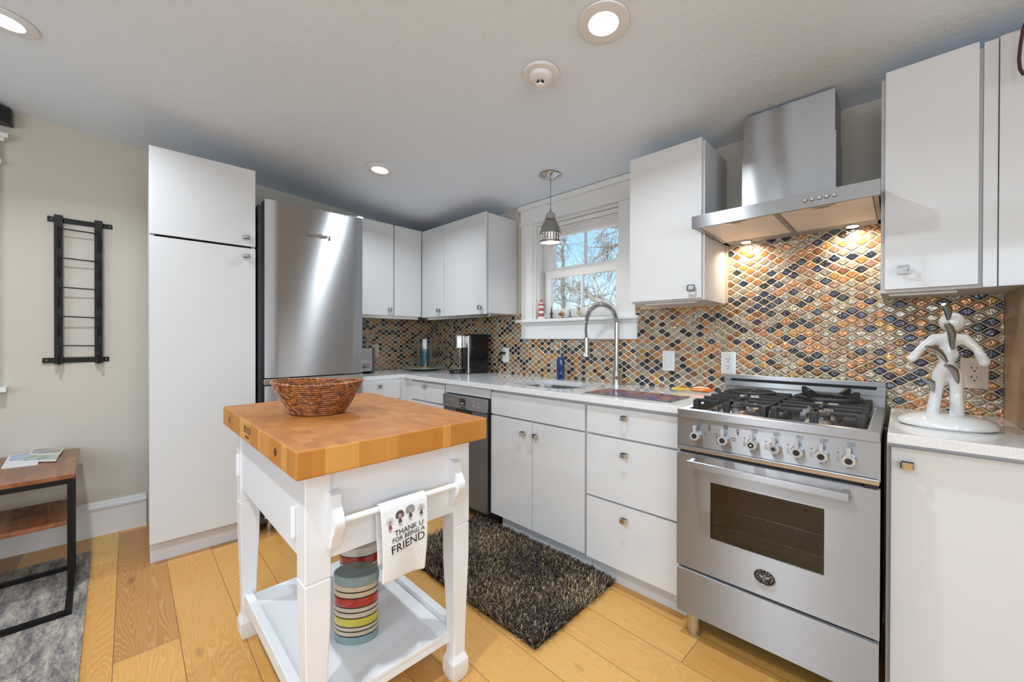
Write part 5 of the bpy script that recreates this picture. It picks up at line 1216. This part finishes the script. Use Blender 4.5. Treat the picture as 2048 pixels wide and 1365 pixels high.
# grey rug at the left
gr = obj('grey_area_rug', MB().prism([(-3.235, -.03), (-1.2, -.065), (-1.25, -1.9), (-3.28, -1.9)], 'z', .001, .010), GREYREF if False else GREYRUG, None, smooth=None); tag(gr, 'distressed grey and beige area rug under the side table', 'rug')

# ------------------------------------------------------------------ side table
ST = thing('side_table', 'side table with reddish wood top and black metal frame', 'table', (-3.0, -.4, 0))
ty0, ty1 = -1.02, -.078; txn, txf = -2.795, -3.435
obj('top', MB().box(txf, txn, ty0, ty1, .535, .555, .002), ACACIA, ST)
fm = mat('black_powder_coat', (.007, .006, .006), .45, 0, Specular_IOR_Level=.25)
b = MB(); fr_y = (ty0+.004, ty1-.004)
b.box(txf+.01, txn-.003, fr_y[1]-.022, fr_y[1], .511, .535, .001); b.box(txf+.01, txn-.003, fr_y[0], fr_y[0]+.022, .511, .535, .001); b.box(txn-.025, txn-.003, fr_y[0]+.022, fr_y[1]-.022, .511, .535, .001)
obj('top_frame', b, fm, ST)
for yy in (fr_y[1]-.022, fr_y[0]):
    obj('leg', MB().box(txn-.030, txn-.004, yy, yy+.022, .010, .511, .001), fm, ST); obj('leg', MB().box(-3.06, -3.034, yy+.001, yy+.021, .010, .511, .001), fm, ST)
    obj('foot_bar', MB().box(-3.06, -2.545, yy, yy+.022, .0105, .030, .001), fm, ST)
obj('foot_bar', MB().box(-2.567, -2.545, fr_y[0]+.022, fr_y[1]-.022, .0105, .030, .001), fm, ST); obj('foot_bar', MB().box(-3.06, -3.038, fr_y[0]+.022, fr_y[1]-.022, .0105, .030, .001), fm, ST)
obj('shelf', MB().box(-3.20, txn-.004, fr_y[0]+.024, fr_y[1]-.024, .318, .334, .002), ACACIA, ST)
def leaflet(name, pts, z, m_, label, inner=None):
    o = obj(name, MB().prism(pts, 'z', z, z+.003), m_, None, smooth=None); tag(o, label, 'brochure', 'brochures on the side table'); return o
def q(*pp): return [(pZ(a, c, .56).x, pZ(a, c, .56).y) for a, c in pp]
pw = mat('leaflet_white', (.72, .69, .67), .4)
def photo(name, stops, sc_):
    m_ = mat(name, (.5,.5,.5), .35); n = N(m_); a = n.noise(n.map(sc_), 1, 4, .6); n.l(n.ramp(a.outputs[0], stops), n.b.inputs['Base Color']); return m_
PH1 = photo('printed_blue_sea', [(.3, (.62, .66, .72)), (.5, (.20, .32, .52)), (.65, (.70, .70, .74))], (30, 6, 1)); PH2 = photo('printed_house_lawn', [(.35, (.12, .12, .10)), (.45, (.55, .62, .62)), (.55, (.20, .30, .10)), (.7, (.60, .62, .60))], (26, 9, 1)); PH3 = photo('printed_town_view', [(.35, (.30, .36, .48)), (.5, (.46, .38, .28)), (.62, (.20, .18, .10)), (.75, (.6, .5, .42))], (30, 12, 1))
o = leaflet('brochure', q((2, 937), (75, 929), (82, 902), (18, 910)), .5552, pw, 'white and blue leaflet lowest in the pile on the side table')
obj('cover_photo', MB().prism(q((18, 922), (56, 919), (62, 905), (23, 911)), 'z', .5583, .5587), PH1, o, smooth=None)
o = leaflet('brochure', q((44, 925), (112, 923), (119, 910), (56, 911)), .5590, pw, 'leaflet with green lawn picture, middle of the brochures')
obj('cover_photo', MB().prism(q((46, 923), (113, 920), (118, 911), (56, 912)), 'z', .5621, .5625), PH2, o, smooth=None)
o = leaflet('brochure', q((57, 911), (120, 911), (128, 899), (68, 898)), .5628, pw, 'leaflet with framed town picture, topmost brochure on the side table')
obj('cover_photo', MB().prism(q((62, 910), (118, 909), (125, 900), (70, 899)), 'z', .5659, .5663), PH3, o, smooth=None)

# ------------------------------------------------------------------ wrought iron wall rack
wr = thing('wall_rack', 'black wrought iron ladder-shaped rack hung on the beige wall', 'rack', (wl(-.08), -.08, 1.05))
xw = wl(-.08)
for z, ya, yb in ((1.876, -.202, .062), (1.067, -.222, .046)):
    br = obj('wall_bar', MB().box(xw, xw+.006, ya, yb, z-.015, z+.015, .001), WROUGHT, wr)
    for yy in (ya+.016, yb-.014): obj('screw', MB().sphere((xw+.0065, yy, z), (.003, .004, .004), 10, 6), NICKEL, br)
for yc in (-.155, .0):
    a0 = yc-.004 if yc < -.1 else yc
    b = MB().box(xw+.030, xw+.036, a0-.017, a0+.017, 1.05, 1.895, .001)
    b.box(xw+.006, xw+.036, a0-.017, a0+.017, 1.893, 1.899, .001); b.box(xw+.006, xw+.036, a0-.017, a0+.017, 1.046, 1.052, .001)
    b.box(xw+.0005, xw+.012, a0-.016, a0+.016, 1.85, 1.899, .001); b.box(xw+.0005, xw+.012, a0-.016, a0+.016, 1.046, 1.09, .001)
    rail = obj('rail', b, WROUGHT, wr)
    for k in range(5):
        z = 1.82-.167*k
        pts = [(xw+.037, a0, z-.11), (xw+.044, a0, z-.075), (xw+.072, a0, z-.085), (xw+.086, a0, z-.055), (xw+.075, a0, z-.02), (xw+.050, a0, z), (xw+.040, a0, z+.010)]
        obj('hook_scroll', MB().tube(pts, .0045, 8), WROUGHT, rail)
for k in range(5):
    z = 1.820-.1668*k; obj('rung', MB().cyl((xw+.052, -.160, z), (xw+.052, .002, z-.004), .0036, 8), WROUGHT, wr)
# small black speaker up on the left wall
sp = thing('speaker', 'small black speaker on the left wall above white window casing', 'speaker', (wl(-.4), -.4, 2.33))
xs = wl(-.42)
obj('cabinet_shell', MB().prism([(xs, -.55), (xs+.06, -.545), (xs+.10, -.50), (xs+.10, -.37), (xs+.06, -.325), (xs, -.322)], 'z', 2.345, 2.425), BLACK, sp)
obj('grille', MB().box(xs+.1002, xs+.104, -.495, -.375, 2.352, 2.418, .002), mat('black_grille_cloth', (.01,.01,.01), .9), sp)
obj('bracket', MB().box(xs-.004, xs+.02, -.46, -.42, 2.425, 2.45), BLACK, sp)

# ------------------------------------------------------------------ bare tree outside the window
BARK = woodm('lichen_bark', (.22, .18, .14), (.48, .44, .33), (9, 9, 9), .9)
tr = thing('bare_tree', 'bare spreading tree with lichen covered branches seen through window', 'tree', (-5.2, 8.4, 0))
rnd = random.Random(5)
TD = 7.6
def br_pts(px, y0, y1):
    n = len(px); return [pY(a, c, y0+(y1-y0)*i/(n-1)) for i, (a, c) in enumerate(px)]
limbs = [([(1260, 640), (1216, 608), (1197, 602), (1177, 592), (1158, 584), (1141, 580), (1122, 560), (1106, 535), (1092, 505)], .095, .055, 7.2, 7.9),
         ([(1128, 700), (1127, 600), (1126, 531), (1125, 500), (1127, 475), (1119, 440), (1106, 410)], .075, .035, 8.6, 8.4),
         ([(1127, 478), (1134, 455), (1142, 430)], .035, .02, 8.4, 8.4),
         ([(1270, 440), (1241, 456), (1215, 455), (1190, 480)], .05, .018, 7.6, 7.4),
         ([(1275, 470), (1241, 486), (1215, 500), (1195, 515), (1178, 530)], .055, .02, 7.3, 7.5),
         ([(1280, 520), (1240, 535), (1215, 525), (1192, 528)], .035, .012, 7.6, 7.6),
         ([(1300, 640), (1262, 560), (1240, 540), (1200, 545), (1170, 535), (1150, 530)], .04, .012, 8.0, 8.2),
         ([(1090, 610), (1110, 600), (1140, 602), (1165, 610), (1190, 622)], .025, .012, 7.8, 7.8)]
b = MB(); tw_ = MB()
def grow(p, d, L_, r, dep):
    if dep == 0 or r < .0022: return
    n = 4; pts = [p]; rs = [r]; q_ = p.copy(); dd = d.copy()
    for k in range(n):
        dd = (dd + Vector((rnd.gauss(0, .16), rnd.gauss(0, .10), rnd.gauss(.02, .16)))).normalized(); q_ = q_+dd*(L_/n); pts.append(q_.copy()); rs.append(r*(1-.5*(k+1)/n))
    tw_.tube(pts, rs, 5)
    for k in range(rnd.randint(2, 4)):
        i = rnd.randint(1, n); nd = (dd + Vector((rnd.gauss(0, .7), rnd.gauss(0, .4), rnd.gauss(.05, .7)))).normalized(); grow(pts[i], nd, L_*rnd.uniform(.5, .8), rs[i]*.7, dep-1)
for px, r0_, r1_, y0, y1 in limbs:
    P_ = br_pts(px, y0, y1); n = len(P_); sub = []; rs = []
    for i in range(n-1):
        for k in range(3):
            t_ = k/3; sub.append(P_[i].lerp(P_[i+1], t_) + Vector((rnd.gauss(0,.012), 0, rnd.gauss(0,.012)))); rs.append((r0_+(r1_-r0_)*(i+t_)/(n-1))*.72)
    sub.append(P_[-1]); rs.append(r1_*.6); b.tube(sub, rs, 9)
    for i in range(0, len(sub)-1):
        for _ in range(2):
            ax = (sub[i+1]-sub[i]).normalized(); d = (ax*.5 + Vector((rnd.gauss(0, .8), rnd.gauss(0, .5), rnd.gauss(.1, .9)))).normalized()
            grow(sub[i], d, rnd.uniform(.3, .75), min(.016, rs[i]*.45), 4)
b.tube([(-4.6, 7.9, -.5), (-4.75, 7.7, .7), pY(1290, 665, 7.3), pY(1260, 640, 7.2)], [.24, .20, .12, .08], 10)
b.tube([(-4.75, 7.7, .7), (-5.6, 8.4, 1.0), pY(1128, 700, 8.6)], [.16, .10, .06], 8); b.tube([(-4.75, 7.7, .7), pY(1330, 640, 7.9), pY(1300, 640, 8.0), pY(1270, 440, 7.6)], [.16, .09, .07, .045], 8)
obj('trunk_and_limbs', b, BARK, tr, smooth=60); obj('twigs', tw_, BARK, tr, smooth=60)
